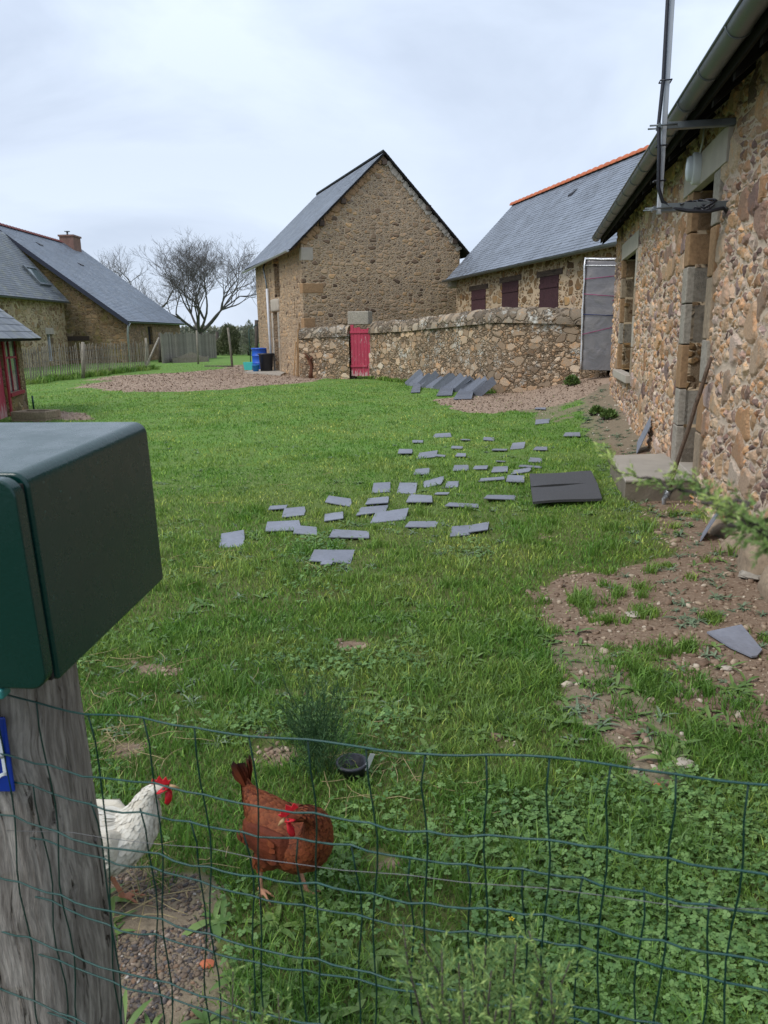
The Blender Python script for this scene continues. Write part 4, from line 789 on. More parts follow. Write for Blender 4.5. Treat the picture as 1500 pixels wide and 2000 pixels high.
# ------------------------------------------------------------------ TREES
def tree(name, lab, base, height, spread, seed, trunk_h=1.6, limbs=5, depth=6, r0=.24, lean=(0, 0), grp='bare trees behind the farmhouse'):
    rd = random.Random(seed); root = thing(name, lab, 'tree', loc=tuple(base), group=grp); tm, cm = MB(), MB()
    def br(mb, p, d, L, r, k):
        n = 4; path = [p]; q = p.copy(); dd = d.copy()
        for i_ in range(n):
            dd = (dd+Vector((rd.uniform(-.22, .22), rd.uniform(-.22, .22), rd.uniform(-.12, .2)))).normalized(); q = q+dd*L/n; path.append(q.copy())
        mb.tube(path, [r*(1-.42*i_/n) for i_ in range(n+1)], 6 if k < 2 else (4 if k < 4 else 3), cap=False)
        if k >= depth: return
        m = rd.choice([2, 3, 3, 4]) if k < depth-1 else 4
        for j in range(m):
            at_ = path[-1] if j == 0 else path[rd.choice([2, 3, 4] if k else [3, 4])]
            ax = Vector((rd.uniform(-1, 1), rd.uniform(-1, 1), rd.uniform(-.45, .75))).normalized(); nd = (dd*rd.uniform(.75, 1.1)+ax*rd.uniform(.6, 1.0)).normalized(); nd.x *= spread; nd.z = nd.z*.8+.1; nd.normalize()
            br(cm, at_, nd, L*rd.uniform(.62, .86), max(.008, r*.58*rd.uniform(.8, 1.05)), k+1)
    tp = Vector((lean[0], lean[1], trunk_h)); tm.tube([(0, 0, -.2), (lean[0]*.4, 0, trunk_h*.5), tp], [r0*1.25, r0, r0*.9], 10)
    for i_ in range(limbs):
        a = 6.283*i_/limbs+rd.uniform(-.4, .4); d = Vector((math.cos(a)*spread, math.sin(a), rd.uniform(.35, 1.1))).normalized(); br(cm, tp, d, height*.27, r0*.55, 1)
    tm.build('trunk', M['bark'], root); cm.build('crown', M['twig'], root); return root
def tb(x, Y): p = aty(x, 690, Y); return (p[0], Y, -.1)
tree('bare_tree', 'large spreading bare tree right of the farmhouse roof', tb(393, 75), 11.2, 1.05, 14, 1.9, 7, 7, .28)
tree('bare_tree', 'bare tree behind the farmhouse roof with thin upright branches', tb(298, 82), 9.3, .9, 11, 3.6, 4, 5, .2)
tree('bare_tree', 'small bare tree just right of the brick chimney, only its twigs above the roof', tb(215, 84), 8.8, .8, 23, 4.6, 3, 5, .13)
def leafy(name, lab, base, rx, ry, h, n, mat, seed, cat='bush', grp=None, lw=.05, ll=.14, kind=None, stems=12):
    rg = np.random.default_rng(seed); root = thing(name, lab, cat, loc=tuple(base), group=grp) if not kind else None
    a = rg.uniform(0, 6.283, n); rr_ = np.sqrt(rg.random(n)); hh = rg.random(n)**.8; w = (1-(hh-.35)**2*1.1); x = rx*rr_*np.cos(a)*w; y = ry*rr_*np.sin(a)*w; z = h*hh*(1-.35*rr_**2)*(.75+.45*vnoise(x*2+50, y*2+50, 1.3, 2, seed))
    d = np.stack([rg.normal(0, .5, n)+x/rx*.5, rg.normal(0, .5, n)+y/ry*.5, rg.uniform(.2, 1.4, n)], 1); d /= np.linalg.norm(d, axis=1)[:, None]; s_ = np.cross(d, rg.normal(size=(n, 3))); s_ /= np.linalg.norm(s_, axis=1)[:, None]
    P = np.stack([x, y, z], 1); l = (ll*rg.uniform(.6, 1.3, n))[:, None]; w_ = (lw*rg.uniform(.6, 1.3, n))[:, None]
    V = np.stack([P, P+d*l*.5+s_*w_*.5, P+d*l, P+d*l*.5-s_*w_*.5], 1).reshape(-1, 3); F = np.arange(4*n).reshape(n, 4)
    if kind: V = V+np.array(base); o = npmesh(name, V, F, mat, None, attrs={'rnd': np.repeat(rg.random(n), 4)}); return tag(o, lab, cat, None, kind)
    npmesh('foliage', V, F, mat, root, attrs={'rnd': np.repeat(rg.random(n), 4)}); mb = MB()
    for k in range(stems):
        a_ = 6.283*k/stems; mb.tube([(0.1*math.cos(a_), .1*math.sin(a_), 0), (rx*.35*math.cos(a_), ry*.35*math.sin(a_), h*.45), (rx*.6*math.cos(a_), ry*.6*math.sin(a_), h*.8)], [.03, .018, .008], 4)
    mb.build('stems', M['bark'], root); return root
def leafmat(name, a, b, rough_=.6, tr=.0):
    t = NT(name, rough_, .3); c = t.mix(t.attr('rnd'), a, b); c = t.mix(1., c, t.ramp(t.noise(t.pos, 2.2, 4, .6), [(.3, (.72, .76, .7)), (.7, (1.28, 1.22, 1.1))]), 'MULTIPLY'); t.col(c)
    t.b.inputs['Subsurface Weight'].default_value = 0; return t.m
M['bushleaf'] = leafmat('dull evergreen leaves', (.08, .095, .05), (.15, .16, .09)); M['farleaf'] = leafmat('far hedge', (.16, .18, .14), (.27, .27, .22))
leafy('evergreen_bush', 'dark upright bush between the board fence and the barn', gh(452, 694), 1.15, .9, 2.4, 9000, M['bushleaf'], 3, lw=.05, ll=.2)
leafy('evergreen_bush', 'paler thin bush close behind the barn corner', gh(487, 694), .7, .6, 2.5, 3500, M['farleaf'], 5, lw=.04, ll=.18)
leafy('far_hedge', 'low far hedge line on the horizon behind the trees', (-38, 150, -.1), 85, 6, 3.0, 26000, M['farleaf'], 6, cat='hedge', kind='stuff', lw=.35, ll=.8)

# ------------------------------------------------------------------ SLATES lying in the lawn
SL = [(96, 518, 86, 42, 6), (284, 474, 112, 30, 12), (371, 487, 84, 28, -4), (534, 504, 132, 30, 4), (470, 582, 148, 36, 6), (446, 607, 44, 10, 0), (329, 420, 82, 30, 8), (268, 403, 66, 16, 4), (492, 378, 96, 20, -8), (475, 436, 72, 26, 6),
      (633, 376, 76, 26, 6), (614, 410, 114, 32, 14), (680, 434, 122, 30, 12), (650, 330, 66, 28, 4), (744, 331, 68, 28, 3), (788, 372, 98, 34, -6), (833, 308, 74, 22, 10), (797, 268, 57, 24, 1), (905, 317, 48, 16, 4), (868, 348, 48, 9, -2),
      (798, 462, 108, 24, 8), (944, 394, 122, 15, 2), (935, 488, 72, 36, 10), (1005, 477, 72, 34, 8), (1083, 365, 108, 22, 8), (1050, 298, 90, 13, 4), (1137, 297, 68, 30, 0), (1080, 263, 58, 18, 2), (1012, 255, 50, 12, -2), (940, 257, 54, 16, 4),
      (1160, 268, 68, 16, 8), (1195, 250, 90, 12, 1), (1213, 226, 50, 16, -2), (732, 197, 50, 22, 4), (814, 206, 70, 20, 6), (865, 212, 34, 7, 0), (938, 210, 38, 12, -2), (922, 180, 40, 11, 0), (780, 160, 40, 7, 2), (871, 135, 64, 9, 2),
      (955, 151, 40, 9, 2), (1040, 148, 38, 13, 0), (1080, 188, 56, 10, -2), (1147, 176, 54, 16, 3), (1230, 185, 46, 11, -2), (1236, 85, 52, 13, 6), (1346, 133, 56, 17, 1), (1230, 36, 38, 8, 0), (1083, 232, 34, 6, 0)]
rd = random.Random(5); polys = []
SLW = []
for (cx, cy, w, h, sk) in SL:
    x, y = 400+cx/1.875, 780+cy/1.875; w, h, sk = w/1.875/2, h/1.875/2*1.05, sk/1.875/2
    j = lambda k: rd.uniform(-k, k)
    c4 = [(x-w+j(w*.12)-.12*w, y+h+sk), (x+w*.94+j(w*.14), y+h-sk+j(h*.25)), (x+w+j(w*.12), y-h-sk), (x-w*.86+j(w*.14), y-h+sk+j(h*.2))]
    if rd.random() < .4: c4.insert(2, (c4[1][0]*.3+c4[2][0]*.7+w*.1, c4[1][1]*.5+c4[2][1]*.5))
    SLW.append((y, x, c4))
SLW.sort(key=lambda s: -s[0]); rows = []
for s_ in SLW:
    if rows and rows[-1][0][0]-s_[0] < 14 and len(rows[-1]) < 7: rows[-1].append(s_)
    else: rows.append([s_])
ORD = ['leftmost', 'second from the left', 'third from the left', 'fourth from the left', 'fifth from the left', 'sixth from the left', 'seventh from the left']
RN = ['first row', 'second row', 'third row', 'fourth row', 'fifth row', 'sixth row', 'seventh row', 'eighth row', 'ninth row', 'tenth row', 'eleventh row', 'twelfth row', 'thirteenth row', 'fourteenth row', 'fifteenth row']
for ri, row in enumerate(rows):
    row.sort(key=lambda s: s[1])
    for k, (y, x, c4) in enumerate(row):
        P = [gh(*p) for p in c4]; zc = .014+rd.uniform(0, .012); polys.append([tuple(p[:2]) for p in P]); tl = (rd.uniform(-.09, .09), rd.uniform(-.09, .09)); mx_, my_ = np.mean([p[:2] for p in P], 0)
        q = [Vector((p[0], p[1], p[2]+zc+(p[0]-mx_)*tl[0]+(p[1]-my_)*tl[1])) for p in P]; o = MB().prism(q, (0, 0, -.007)).build('roof_slate', M['slate_loose'])
        where = f'grey slate in the lawn scatter, {RN[ri]} from the camera, ' + (ORD[k] if len(row) > 1 else 'alone there')
        tag(o, where, 'slate', 'loose slates scattered over the lawn')
# the broken slate in the bare earth on the right
P = [gh(*p) for p in [(1380, 1241), (1447, 1232), (1488, 1276), (1478, 1288), (1467, 1289), (1425, 1270)]]; polys.append([tuple(p[:2]) for p in P])
tag(MB().prism([Vector((p[0], p[1], p[2]+.02+(.015 if k == 1 else 0))) for k, p in enumerate(P)], (0, 0, -.009)).build('roof_slate', M['slate_loose']), 'broken pointed slate lying on the bare brown earth', 'slate')
for q4 in ([(1041, 980), (1176, 972), (1154, 920), (1034, 925)],): polys.append([tuple(gp(*p)[:2]) for p in q4])
polys.append([tuple(p[:2]) for p in P4]); polys.append([tuple(p[:2]) for p in SLB])
# the row of slates leaning against the yard wall
A, B = gh(812, 752), gh(952, 772); n = 25; OR2 = ['first', 'second', 'third', 'fourth', 'fifth', 'sixth', 'seventh', 'eighth', 'ninth', 'tenth', 'eleventh', 'twelfth', 'thirteenth', 'fourteenth', 'fifteenth', 'sixteenth', 'seventeenth', 'eighteenth', 'nineteenth', 'twentieth', 'twenty-first', 'twenty-second', 'twenty-third', 'twenty-fourth', 'twenty-fifth']
dv = Vector(((B-A)[0], (B-A)[1], 0)).normalized(); nv_ = Vector((dv.y, -dv.x, 0)); nv_ = nv_ if nv_.y < 0 else -nv_
for k in range(n):
    p = Vector(A).lerp(Vector(B), k/(n-1)); h = rd.uniform(.34, .52); f_ = k/(n-1); ln = rd.uniform(.26, .46)
    base = p+nv_*(.3+rd.uniform(-.04, .04)); top = p+dv*ln+nv_*(.02)+Vector((0, 0, h*.9)); aw = rd.uniform(-1.35, -.35); wv = Vector((math.cos(aw), math.sin(aw), 0))*rd.uniform(.17, .24)
    shp = [(-1, .0), (.96, -.02), (1, rd.uniform(.9, 1)), (-.9, rd.uniform(.9, 1)), (-1, .86)]
    leaning_slate('roof_slate', base, top, wv, f'dark slate leaning on the yard wall, {OR2[k]} from the left end of the row', 'slate', 'slates stacked along the yard wall', 'slate_dark', shp, th=.012)
for (x, y, dx, lab) in ((869, 771, 17, 'dark triangular slate lying in front of the leaning row, near its middle'), (905, 778, 20, 'dark slate lying flat in front of the leaning row, the wider one'), (812, 765, 10, 'dark slate slumped flat at the left end of the leaning row')):
    P = [gh(x-dx, y+4), gh(x+dx*.8, y+3), gh(x+dx, y-6), gh(x-dx*.2, y-14)]; q = [Vector((p[0], p[1], p[2]+.03+.08*(k > 1))) for k, p in enumerate(P)]
    tag(MB().prism(q, (0, 0, -.012)).build('roof_slate', M['slate_dark']), lab, 'slate')

# ------------------------------------------------------------------ MAILBOX on its post
mbx = thing('mailbox', 'dark green metal mailbox with rounded top edges on a weathered wooden post', 'mailbox', mw=frame((-.428, .895), 6.5, 1.066) @ Matrix.Rotation(R(-3.4), 4, 'Y'))   # x away from the camera, y left
def rounded(x0, x1, w, h, r, k=7):  # profile in y-z, rounded at the two top edges
    pr = [(0, 0)]+[(r-math.cos(a)*r, h-r+math.sin(a)*r) for a in np.linspace(0, math.pi/2, k)]+[(w-r+math.sin(a)*r, h-r+math.cos(a)*r) for a in np.linspace(0, math.pi/2, k)]+[(w, 0)]
    return [(x0, y, z) for y, z in pr], (x1-x0, 0, 0)
p_, v_ = rounded(.028, .385, .29, .277, .02); MB().prism(p_, v_).build('body', M['mailbox'], mbx, bevel=.005, seg=3)
MB().box((.021, .006, .004), (.0275, .284, .264)).build('seam', M['darkhole'], mbx)
# the door: a rounded panel with the slot cut through it
dm = MB(); k = 6; w_, h_, r_ = .288, .275, .022
def rr4(x, a, b, c, d, r):
    out = []
    for (cy, cz, s0) in ((b-r, d-r, 0), (a+r, d-r, 90), (a+r, c+r, 180), (b-r, c+r, 270)): out += [(x, cy+r*math.cos(R(s0+t_)), cz+r*math.sin(R(s0+t_))) for t_ in np.linspace(0, 90, k)]
    return out
o1, o2 = rr4(0, 0.001, w_, .001, h_, r_), rr4(0, .046, .24, .168, .214, .004); N_ = len(o1)
for x in (0., .02): dm.add([(x, y, z) for _, y, z in o1]+[(x, y, z) for _, y, z in o2], [(i_, (i_+1) % N_, N_+(i_+1) % N_, N_+i_)[::(-1 if x else 1)] for i_ in range(N_)])
dm.f += [(i_, 2*N_+i_, 2*N_+(i_+1) % N_, (i_+1) % N_) for i_ in range(N_)]+[(N_+i_, N_+(i_+1) % N_, 3*N_+(i_+1) % N_, 3*N_+i_) for i_ in range(N_)]; dm.sm += [False]*2*N_
door = dm.build('door', M['mailbox'], mbx, bevel=.003, seg=2)
MB().box((.012, .043, .165), (.0205, .243, .217)).hexa([(.002, .045, .17), (.02, .045, .17), (.02, .241, .17), (.002, .241, .17), (.006, .045, .19), (.02, .045, .2), (.02, .241, .2), (.006, .241, .19)]).build('slot_flap', M['mail_in'], door)
MB().box((-.002, .062, -.014), (.018, .23, .0)).build('door_lip', M['mail_in'], door, bevel=.003)
wp = thing('mailbox_post', 'thick weathered grey wooden post under the green mailbox', 'post', loc=(-.597, 1.105, 0), az=R(-5))
V = []; nz_ = 150; m = 64
for i_ in range(nz_+1):
    z = -.05+1.11*i_/nz_
    for j in range(m):
        a = 6.283*j/m; c_, s_ = math.cos(a), math.sin(a); rr_ = .106/max(abs(c_)**2.5+abs(s_)**2.5, 1e-6)**(1/2.5); rr_ *= 1+.02*math.sin(3*a+z*2)+.012*math.sin(7*a+1); V.append((c_*rr_+.006*math.sin(z*4), s_*rr_, z))
F = np.array([(i_*m+j, i_*m+(j+1) % m, (i_+1)*m+(j+1) % m, (i_+1)*m+j) for i_ in range(nz_) for j in range(m)])
o = npmesh('timber', np.array(V), F, M['post'], wp, smooth=True)
MB().prism([(V[nz_*m+j][0]*.98, V[nz_*m+j][1]*.98, 1.055) for j in range(m)], (0, 0, -.02)).build('top', M['post'], wp)
sg = thing('number_plaque', 'blue enamel plaque with a white border line screwed to the mailbox post', 'plaque', mw=frame((-.541, .992), -88, .862))
MB().box((0, -.004, 0), (.17, .0, .118)).build('plate', M['sign'], sg, bevel=.002)
fx0, fx1, fz0, fz1, rn, lw_ = .008, .162, .014, .104, .014, .0045
mb = MB()
for x in (fx0, fx1-lw_): mb.box((x, .0, fz0+rn), (x+lw_, .0012, .056)).box((x, .0, .062), (x+lw_, .0012, fz1-rn))
for z in (fz0, fz1-lw_): mb.box((fx0+rn, .0, z), (fx1-rn, .0012, z+lw_))
for cx_, cz_, a0_ in ((fx0, fz0, 0), (fx1, fz0, 90), (fx1, fz1, 180), (fx0, fz1, 270)):
    vs = []
    for t_ in np.linspace(0, 90, 8):
        a = R(a0_+t_)
        for r in (rn, rn+lw_): vs += [(cx_+r*math.cos(a), 0, cz_+r*math.sin(a)), (cx_+r*math.cos(a), .0012, cz_+r*math.sin(a))]
    mb.add(vs, [(4*i_+1, 4*i_+3, 4*i_+7, 4*i_+5) for i_ in range(7)]+[(4*i_, 4*i_+1, 4*i_+5, 4*i_+4) for i_ in range(7)]+[(4*i_+2, 4*i_+6, 4*i_+7, 4*i_+3) for i_ in range(7)])
mb.build('border', M['enamel'], sg)
MB().tube([(fx0+.003, 0, .059), (fx0+.003, .003, .059)], .0035, 10).tube([(fx1-.003, 0, .059), (fx1-.003, .003, .059)], .0035, 10).build('screw', M['zinc_pale'], sg)

# ------------------------------------------------------------------ WIRE FENCE
FP0, FP1 = np.array([-.56, .985, 0]), np.array([.355, .655, 0]); fd = Vector(FP1-FP0).normalized(); fn = Vector((fd.y, -fd.x, 0))  # towards the camera
topx = [(0, 1350), (40, 1361), (80, 1371), (125, 1384), (170, 1393), (225, 1392), (285, 1399), (330, 1411), (383, 1418), (440, 1428), (487, 1436), (540, 1438), (602, 1442), (660, 1448), (715, 1458), (770, 1466), (832, 1470), (890, 1472), (950, 1471), (1010, 1470), (1075, 1475), (1135, 1480), (1196, 1490), (1260, 1499), (1325, 1508), (1400, 1519), (1470, 1527), (1500, 1527)]
TP = [onp(x, y, FP0, FP1) for x, y in topx]; ts = np.array([(Vector(p)-Vector(FP0)).dot(fd) for p in TP]); tz = np.array([p[2] for p in TP])
def ztop(t_): return float(np.interp(t_, ts, tz))
vt = [float((Vector(onp(x, 1450, FP0, FP1))-Vector(FP0)).dot(fd)) for x in (82, 178, 285, 383, 487, 602, 715, 832, 950, 1075, 1196, 1325, 1470)]
vt = [vt[0]-.15, vt[0]-.075]+vt+[vt[-1]+.075, vt[-1]+.15, vt[-1]+.225, vt[-1]+.3]
wf = thing('wire_fence', 'sagging green coated wire mesh fence stretched from the mailbox post to the right', 'wire fence')
def wirep(t_, z, off): p = Vector(FP0)+fd*t_-fn*off; return Vector((p.x, p.y, z))
rw_ = random.Random(9)
def bowed(t_, z, ph): return .006*math.sin(z*9+ph)+.004*math.sin(z*23+ph*2)
def layer(off, dz, tvs, nrow, amp, kx):
    for r in range(nrow):
        ph = rw_.uniform(0, 6); pts = []
        for i_ in range(len(tvs)-1):
            for f_ in (0, .3, .65):
                t_ = tvs[i_]*(1-f_)+tvs[i_+1]*f_; sag = -.0035*math.sin(f_*math.pi)+amp*math.sin(t_*9+ph)+rw_.uniform(-.0012, .0012); z = ztop(t_)-dz-r*.1015+(sag if r or dz else sag*.2)
                pts.append(wirep(t_, z, off+bowed(t_, z, kx)))
        MB().tube(pts, .00135, 5).build('horizontal_wire', M['wire'], wf)
    for i_, t_ in enumerate(tvs):
        ph = rw_.uniform(0, 6); z0 = ztop(t_)-dz; b_ = rw_.uniform(-.006, .006); pts = [wirep(t_+b_*math.sin(q_*5+ph)*(q_ > .02)+.003*math.sin(q_*31+ph)*(q_ > .02), max(.0, z0-q_*(z0+.0)), off+.0022+bowed(t_, z0-q_*z0, kx)) for q_ in np.linspace(0, 1, 26)]
        MB().tube(pts, .00115, 5).build('vertical_wire', M['wire_shaded'], wf)
layer(0, 0, vt, 9, .0025, 0)
vt2 = [float((Vector(onp(x, 1600, FP0, FP1))-Vector(FP0)).dot(fd)) for x in (-40, 50, 158, 255, 352, 455, 565, 672, 790, 905, 1018, 1142, 1268, 1405)]; vt2 += [vt2[-1]+.075, vt2[-1]+.15, vt2[-1]+.225]
layer(.022, .152, vt2, 8, .004, 1.5)
zs = [onp(x, y, FP0, FP1) for x, y in ((0, 1632), (130, 1636), (200, 1648), (300, 1660), (400, 1668), (500, 1690), (560, 1698), (660, 1712), (790, 1722), (900, 1737), (1060, 1749), (1200, 1767), (1340, 1788), (1500, 1792))]
MB().tube([Vector(p)-fn*.012 for p in zs], .00055, 4).build('tension_wire', M['wire_grey'], wf)

# ------------------------------------------------------------------ HENS
def feathmat(name, c1, c2, c3, legc):
    t = NT(name, .75, .25); z = t.n('ShaderNodeSeparateXYZ', {0: t.obj}, out=None)
    c = t.mix(t.ss(t.noise(t.obj, 14, 4, .6), .3, .7), c1, c2); c = t.mix(t.math('MULTIPLY', t.ss(z.outputs[2], .2, .12), .5), c, c3)
    if legc: c = t.mix(t.ss(z.outputs[2], .118, .11), c, t.mix(t.noise(t.obj, 90, 3), tuple(x*.7 for x in legc), legc))
    t.col(c); t.bump(t.noise(t.map(t.obj, (60, 140, 140)), 1, 4, .6), .003); return t.m
def feathcard(name, ca, cb, tip, tw=.55):
    t = NT(name, .7, .25); c = t.mix(t.attr('rnd'), ca, cb); c = t.mix(t.math('MULTIPLY', t.attr('tip'), tw), c, tip); t.col(c); t.bump(t.noise(t.obj, 160, 3), .001); return t.m
M['comb'] = plain('red comb', (.55, .01, .02), .5, .4, .2, 30, .002); M['beak'] = plain('horn beak', (.4, .25, .12), .5, .4, .1); M['eye'] = plain('dark eye', (.02, .01, .008), .15, .6, .05)
def hen(lab, loc, ang, scale, path, rad, mats, legs, comb_s, seed, nf=2600, tailc=None, wing=1.):
    rg = np.random.default_rng(seed); root = thing('hen', lab, 'hen', loc=tuple(loc), az=ang); root.scale = (scale,)*3
    P = [Vector(p) for p in path]
    # smooth the path and the radii
    n0 = len(P); tt = np.linspace(0, n0-1, n0*5-4); arr = np.array([tuple(p) for p in P]); ra = np.array(rad)
    def cr(a, t_):
        i_ = int(min(t_, len(a)-1.0001)); f_ = t_-i_; p0, p1, p2, p3 = a[max(i_-1, 0)], a[i_], a[min(i_+1, len(a)-1)], a[min(i_+2, len(a)-1)]
        return .5*((2*p1)+(-p0+p2)*f_+(2*p0-5*p1+4*p2-p3)*f_*f_+(-p0+3*p1-3*p2+p3)*f_**3)
    C_ = [Vector(cr(arr, t_)) for t_ in tt]; Rr = np.maximum(np.array([cr(ra, t_) for t_ in tt]), .002); k = 20; rings = []
    for i_ in range(len(C_)):
        tg = (C_[min(i_+1, len(C_)-1)]-C_[max(i_-1, 0)]).normalized(); sd = Vector((0, 1, 0)); sd = (sd-tg*sd.dot(tg)); 
        if sd.length < .3: sd = Vector((0, 0, 1)).cross(tg)*1.; 
        if i_ and sd.dot(prev) < 0: sd = -sd
        sd.normalize(); prev = sd; up = tg.cross(sd).normalized(); rings.append([C_[i_]+sd*math.cos(6.2832*j/k)*Rr[i_][0]+up*math.sin(6.2832*j/k)*Rr[i_][1] for j in range(k)])
    mb = MB(); mb.add([p for r in rings for p in r], [(i_*k+j, i_*k+(j+1) % k, (i_+1)*k+(j+1) % k, (i_+1)*k+j) for i_ in range(len(rings)-1) for j in range(k)]+[tuple(range(k))[::-1], tuple(range((len(rings)-1)*k, len(rings)*k))])
    for sgn in (1, -1):      # folded wings
        mb.tube([(-.13, sgn*.045, .243), (-.07, sgn*.066, .238), (0, sgn*.074, .238), (.06, sgn*.064, .243), (.085, sgn*.045, .248)], 1, 12, ell=[(.008, .02), (.022*wing, .045), (.026*wing, .058), (.024, .05), (.01, .025)])
    for (hip, knee, foot, fa) in legs:
        hip, knee, foot = Vector(hip), Vector(knee), Vector(foot); mid = hip.lerp(knee, .5)
        mb.tube([hip+Vector((.01, 0, .02)), hip, mid, knee], [.048, .05, .036, .012], 12); mb.tube([knee+Vector((0, 0, .008)), knee, knee.lerp(foot, .5), foot], [.011, .0085, .0065, .0075], 8)
        for da, L in ((0, .058), (.62, .048), (-.62, .048), (math.pi-.2, .028)):
            d = Vector((math.cos(fa+da), math.sin(fa+da), 0)); q0 = foot; dz = -max(0, foot.z-.008)*(.9 if foot.z > .02 else 1)
            mb.tube([q0, q0+d*L*.45+Vector((0, 0, .004+dz*.4)), q0+d*L*.8+Vector((0, 0, dz*.8)), q0+d*L+Vector((0, 0, -.002+dz))], [.0065, .0052, .0042, .002], 6)
    b = mb.build('body', mats[0], root); r_ = b.modifiers.new('remesh', 'REMESH'); r_.mode = 'VOXEL'; r_.voxel_size = .0032; r_.use_smooth_shade = True; s_ = b.modifiers.new('sm', 'SMOOTH'); s_.factor = .5; s_.iterations = 3
    # plumage: overlapping feathers laid towards the tail
    V = []; rn = []; tp = []; nr = len(rings); hn = int(nr*.985)
    RG = np.array([[tuple(p) for p in r] for r in rings]); cen = np.array([tuple(c) for c in C_]); area = np.linalg.norm(RG-cen[:, None], axis=2).mean(1); seglen = np.linalg.norm(np.diff(cen, axis=0), axis=1); w_ = area[:-1]*seglen; lim = int(nr*hen_lim); w_[lim:] = 0; w_ /= w_.sum()
    def feather(p, d, n, L, Wd, r):
        s = np.cross(d, n); s /= np.linalg.norm(s)+1e-9; cv = n*L*.06
        V.extend([p-s*Wd*.25, p+s*Wd*.25, p+d*L*.45+s*Wd*.5+cv, p+d*L*.85+s*Wd*.36+cv*.8, p+d*L, p+d*L*.85-s*Wd*.36+cv*.8, p+d*L*.45-s*Wd*.5+cv]); rn.extend([r]*7); tp.extend([0, 0, .25, .8, 1, .8, .25])
    for _ in range(nf):
        i_ = rg.choice(nr-1, p=w_); f_ = rg.random(); a = rg.random()*k; j = int(a); fj = a-j; g_ = lambda q: RG[q, j]*(1-fj)+RG[q, (j+1) % k]*fj
        p = g_(i_)*(1-f_)+g_(i_+1)*f_; c = cen[i_]*(1-f_)+cen[i_+1]*f_; n = p-c; n /= np.linalg.norm(n)+1e-9; d = g_(max(i_-1, 0))-g_(i_+1); d /= np.linalg.norm(d)+1e-9; d = d*1.0+n*rg.uniform(.02, .11)+rg.normal(0, .06, 3); d /= np.linalg.norm(d)
        ar = area[i_]; L = np.clip(ar*.42, .012, .032)*rg.uniform(.8, 1.25); feather(p+n*.001, d, n, L, L*.5, rg.random())
    for sgn in (1, -1):      # wing feathers in rows
        for row in range(4):
            for q_ in range(11):
                f_ = q_/10; p = np.array([.055-.13*f_*(1+.12*row), sgn*(.096-.02*f_-.0015*row), .272-.02*row-.008*f_]); feather(p, np.array([-.9, -sgn*(.16+.34*f_), -.12-.05*row]), np.array([-.05, sgn, .25]), .045+.004*row, .02, rg.random())
        for (hip, knee, foot, fa) in legs:
            for _ in range(70):
                f_ = rg.random()*.9; c = np.array(hip)*(1-f_)+np.array(knee)*f_; a = rg.random()*6.283; n = np.array([math.cos(a), math.sin(a), .15]); p = c+n*(.043-.03*f_); feather(p+n*.006, np.array([-.25, 0, -.95])+rg.normal(0, .15, 3), n, .022, .011, .6+.6*rg.random())
    V = np.array(V); idx = np.arange(len(V)).reshape(-1, 7); F = [idx[:, [0, 1, 2, 6]], idx[:, [6, 2, 3, 5]], idx[:, [5, 3, 4]]]
    pm_ = npmesh('plumage', V, F, mats[1], root, attrs={'rnd': np.array(rn), 'tip': np.array(tp)})
    V = []; rn = []; tp = []; T0 = np.array(path[0]); td = T0-np.array(path[1]); td /= np.linalg.norm(td)
    for q_ in range(16):
        a = (q_-7.5)/7.5; p = np.array(path[1])*.45+T0*.55+np.array([0, a*.012, 0]); d = td+np.array([rg.uniform(-.1, .1), a*.32, rg.uniform(-.25, .2)]); feather(p, d/np.linalg.norm(d), np.array([0, a, .6 if abs(a) > .2 else 1.]), rg.uniform(.05, .075)*(1.25 if legs[0][0][0] < .02 else .6), .03, rg.random())
    V = np.array(V); idx = np.arange(len(V)).reshape(-1, 7); F = [idx[:, [0, 1, 2, 6]], idx[:, [6, 2, 3, 5]], idx[:, [5, 3, 4]]]
    tl = npmesh('tail', V, F, mats[2], root, attrs={'rnd': np.array(rn), 'tip': np.array(tp)})
    # head parts in the head's own frame
    hd = C_[-4]; fw = (C_[-1]-C_[-8]).normalized(); sd = fw.cross(Vector((0, 0, 1))).normalized(); up = sd.cross(fw).normalized()
    def H(a, b_, c): return hd+fw*a+sd*b_+up*c
    cs = comb_s; zig = [(.02, .012), (.026, .024), (.018, .022), (.014, .036), (.004, .026), (-.004, .042), (-.014, .028), (-.024, .036), (-.03, .02), (-.022, .010)]
    MB().prism([H(a*cs-.0, -.0022, c*cs) for a, c in zig], sd*.0044).build('comb', M['comb'], root, bevel=.0012)
    for sg_ in (1, -1):
        mb = MB(); mb.tube([H(.012, sg_*.009, -.006), H(.014, sg_*.012, -.02*cs), H(.012, sg_*.012, -.036*cs), H(.010, sg_*.01, -.046*cs)], 1, 8, ell=[(.006, .003), (.011*cs, .004), (.012*cs, .004), (.004, .002)]); mb.tube([H(.016, sg_*.011, .004), H(.006, sg_*.0155, .006), H(-.006, sg_*.016, .002), H(-.013, sg_*.014, -.002)], 1, 8, ell=[(.004, .003), (.010, .003), (.010, .003), (.004, .002)]); mb.build('wattle', M['comb'], root)
        mb = MB(); mb.lathe([(math.sin(math.pi*q_/6)*.004+1e-5, -math.cos(math.pi*q_/6)*.004) for q_ in range(7)], 10, tuple(H(.006, sg_*.0175, .007))); mb.build('eye', M['eye'], root)
    MB().tube([H(.018, 0, .002), H(.03, 0, 0), H(.041, 0, -.006)], [.0075, .0052, .0012], 8).build('beak', M['beak'], root)
    return root
hen_lim = .9
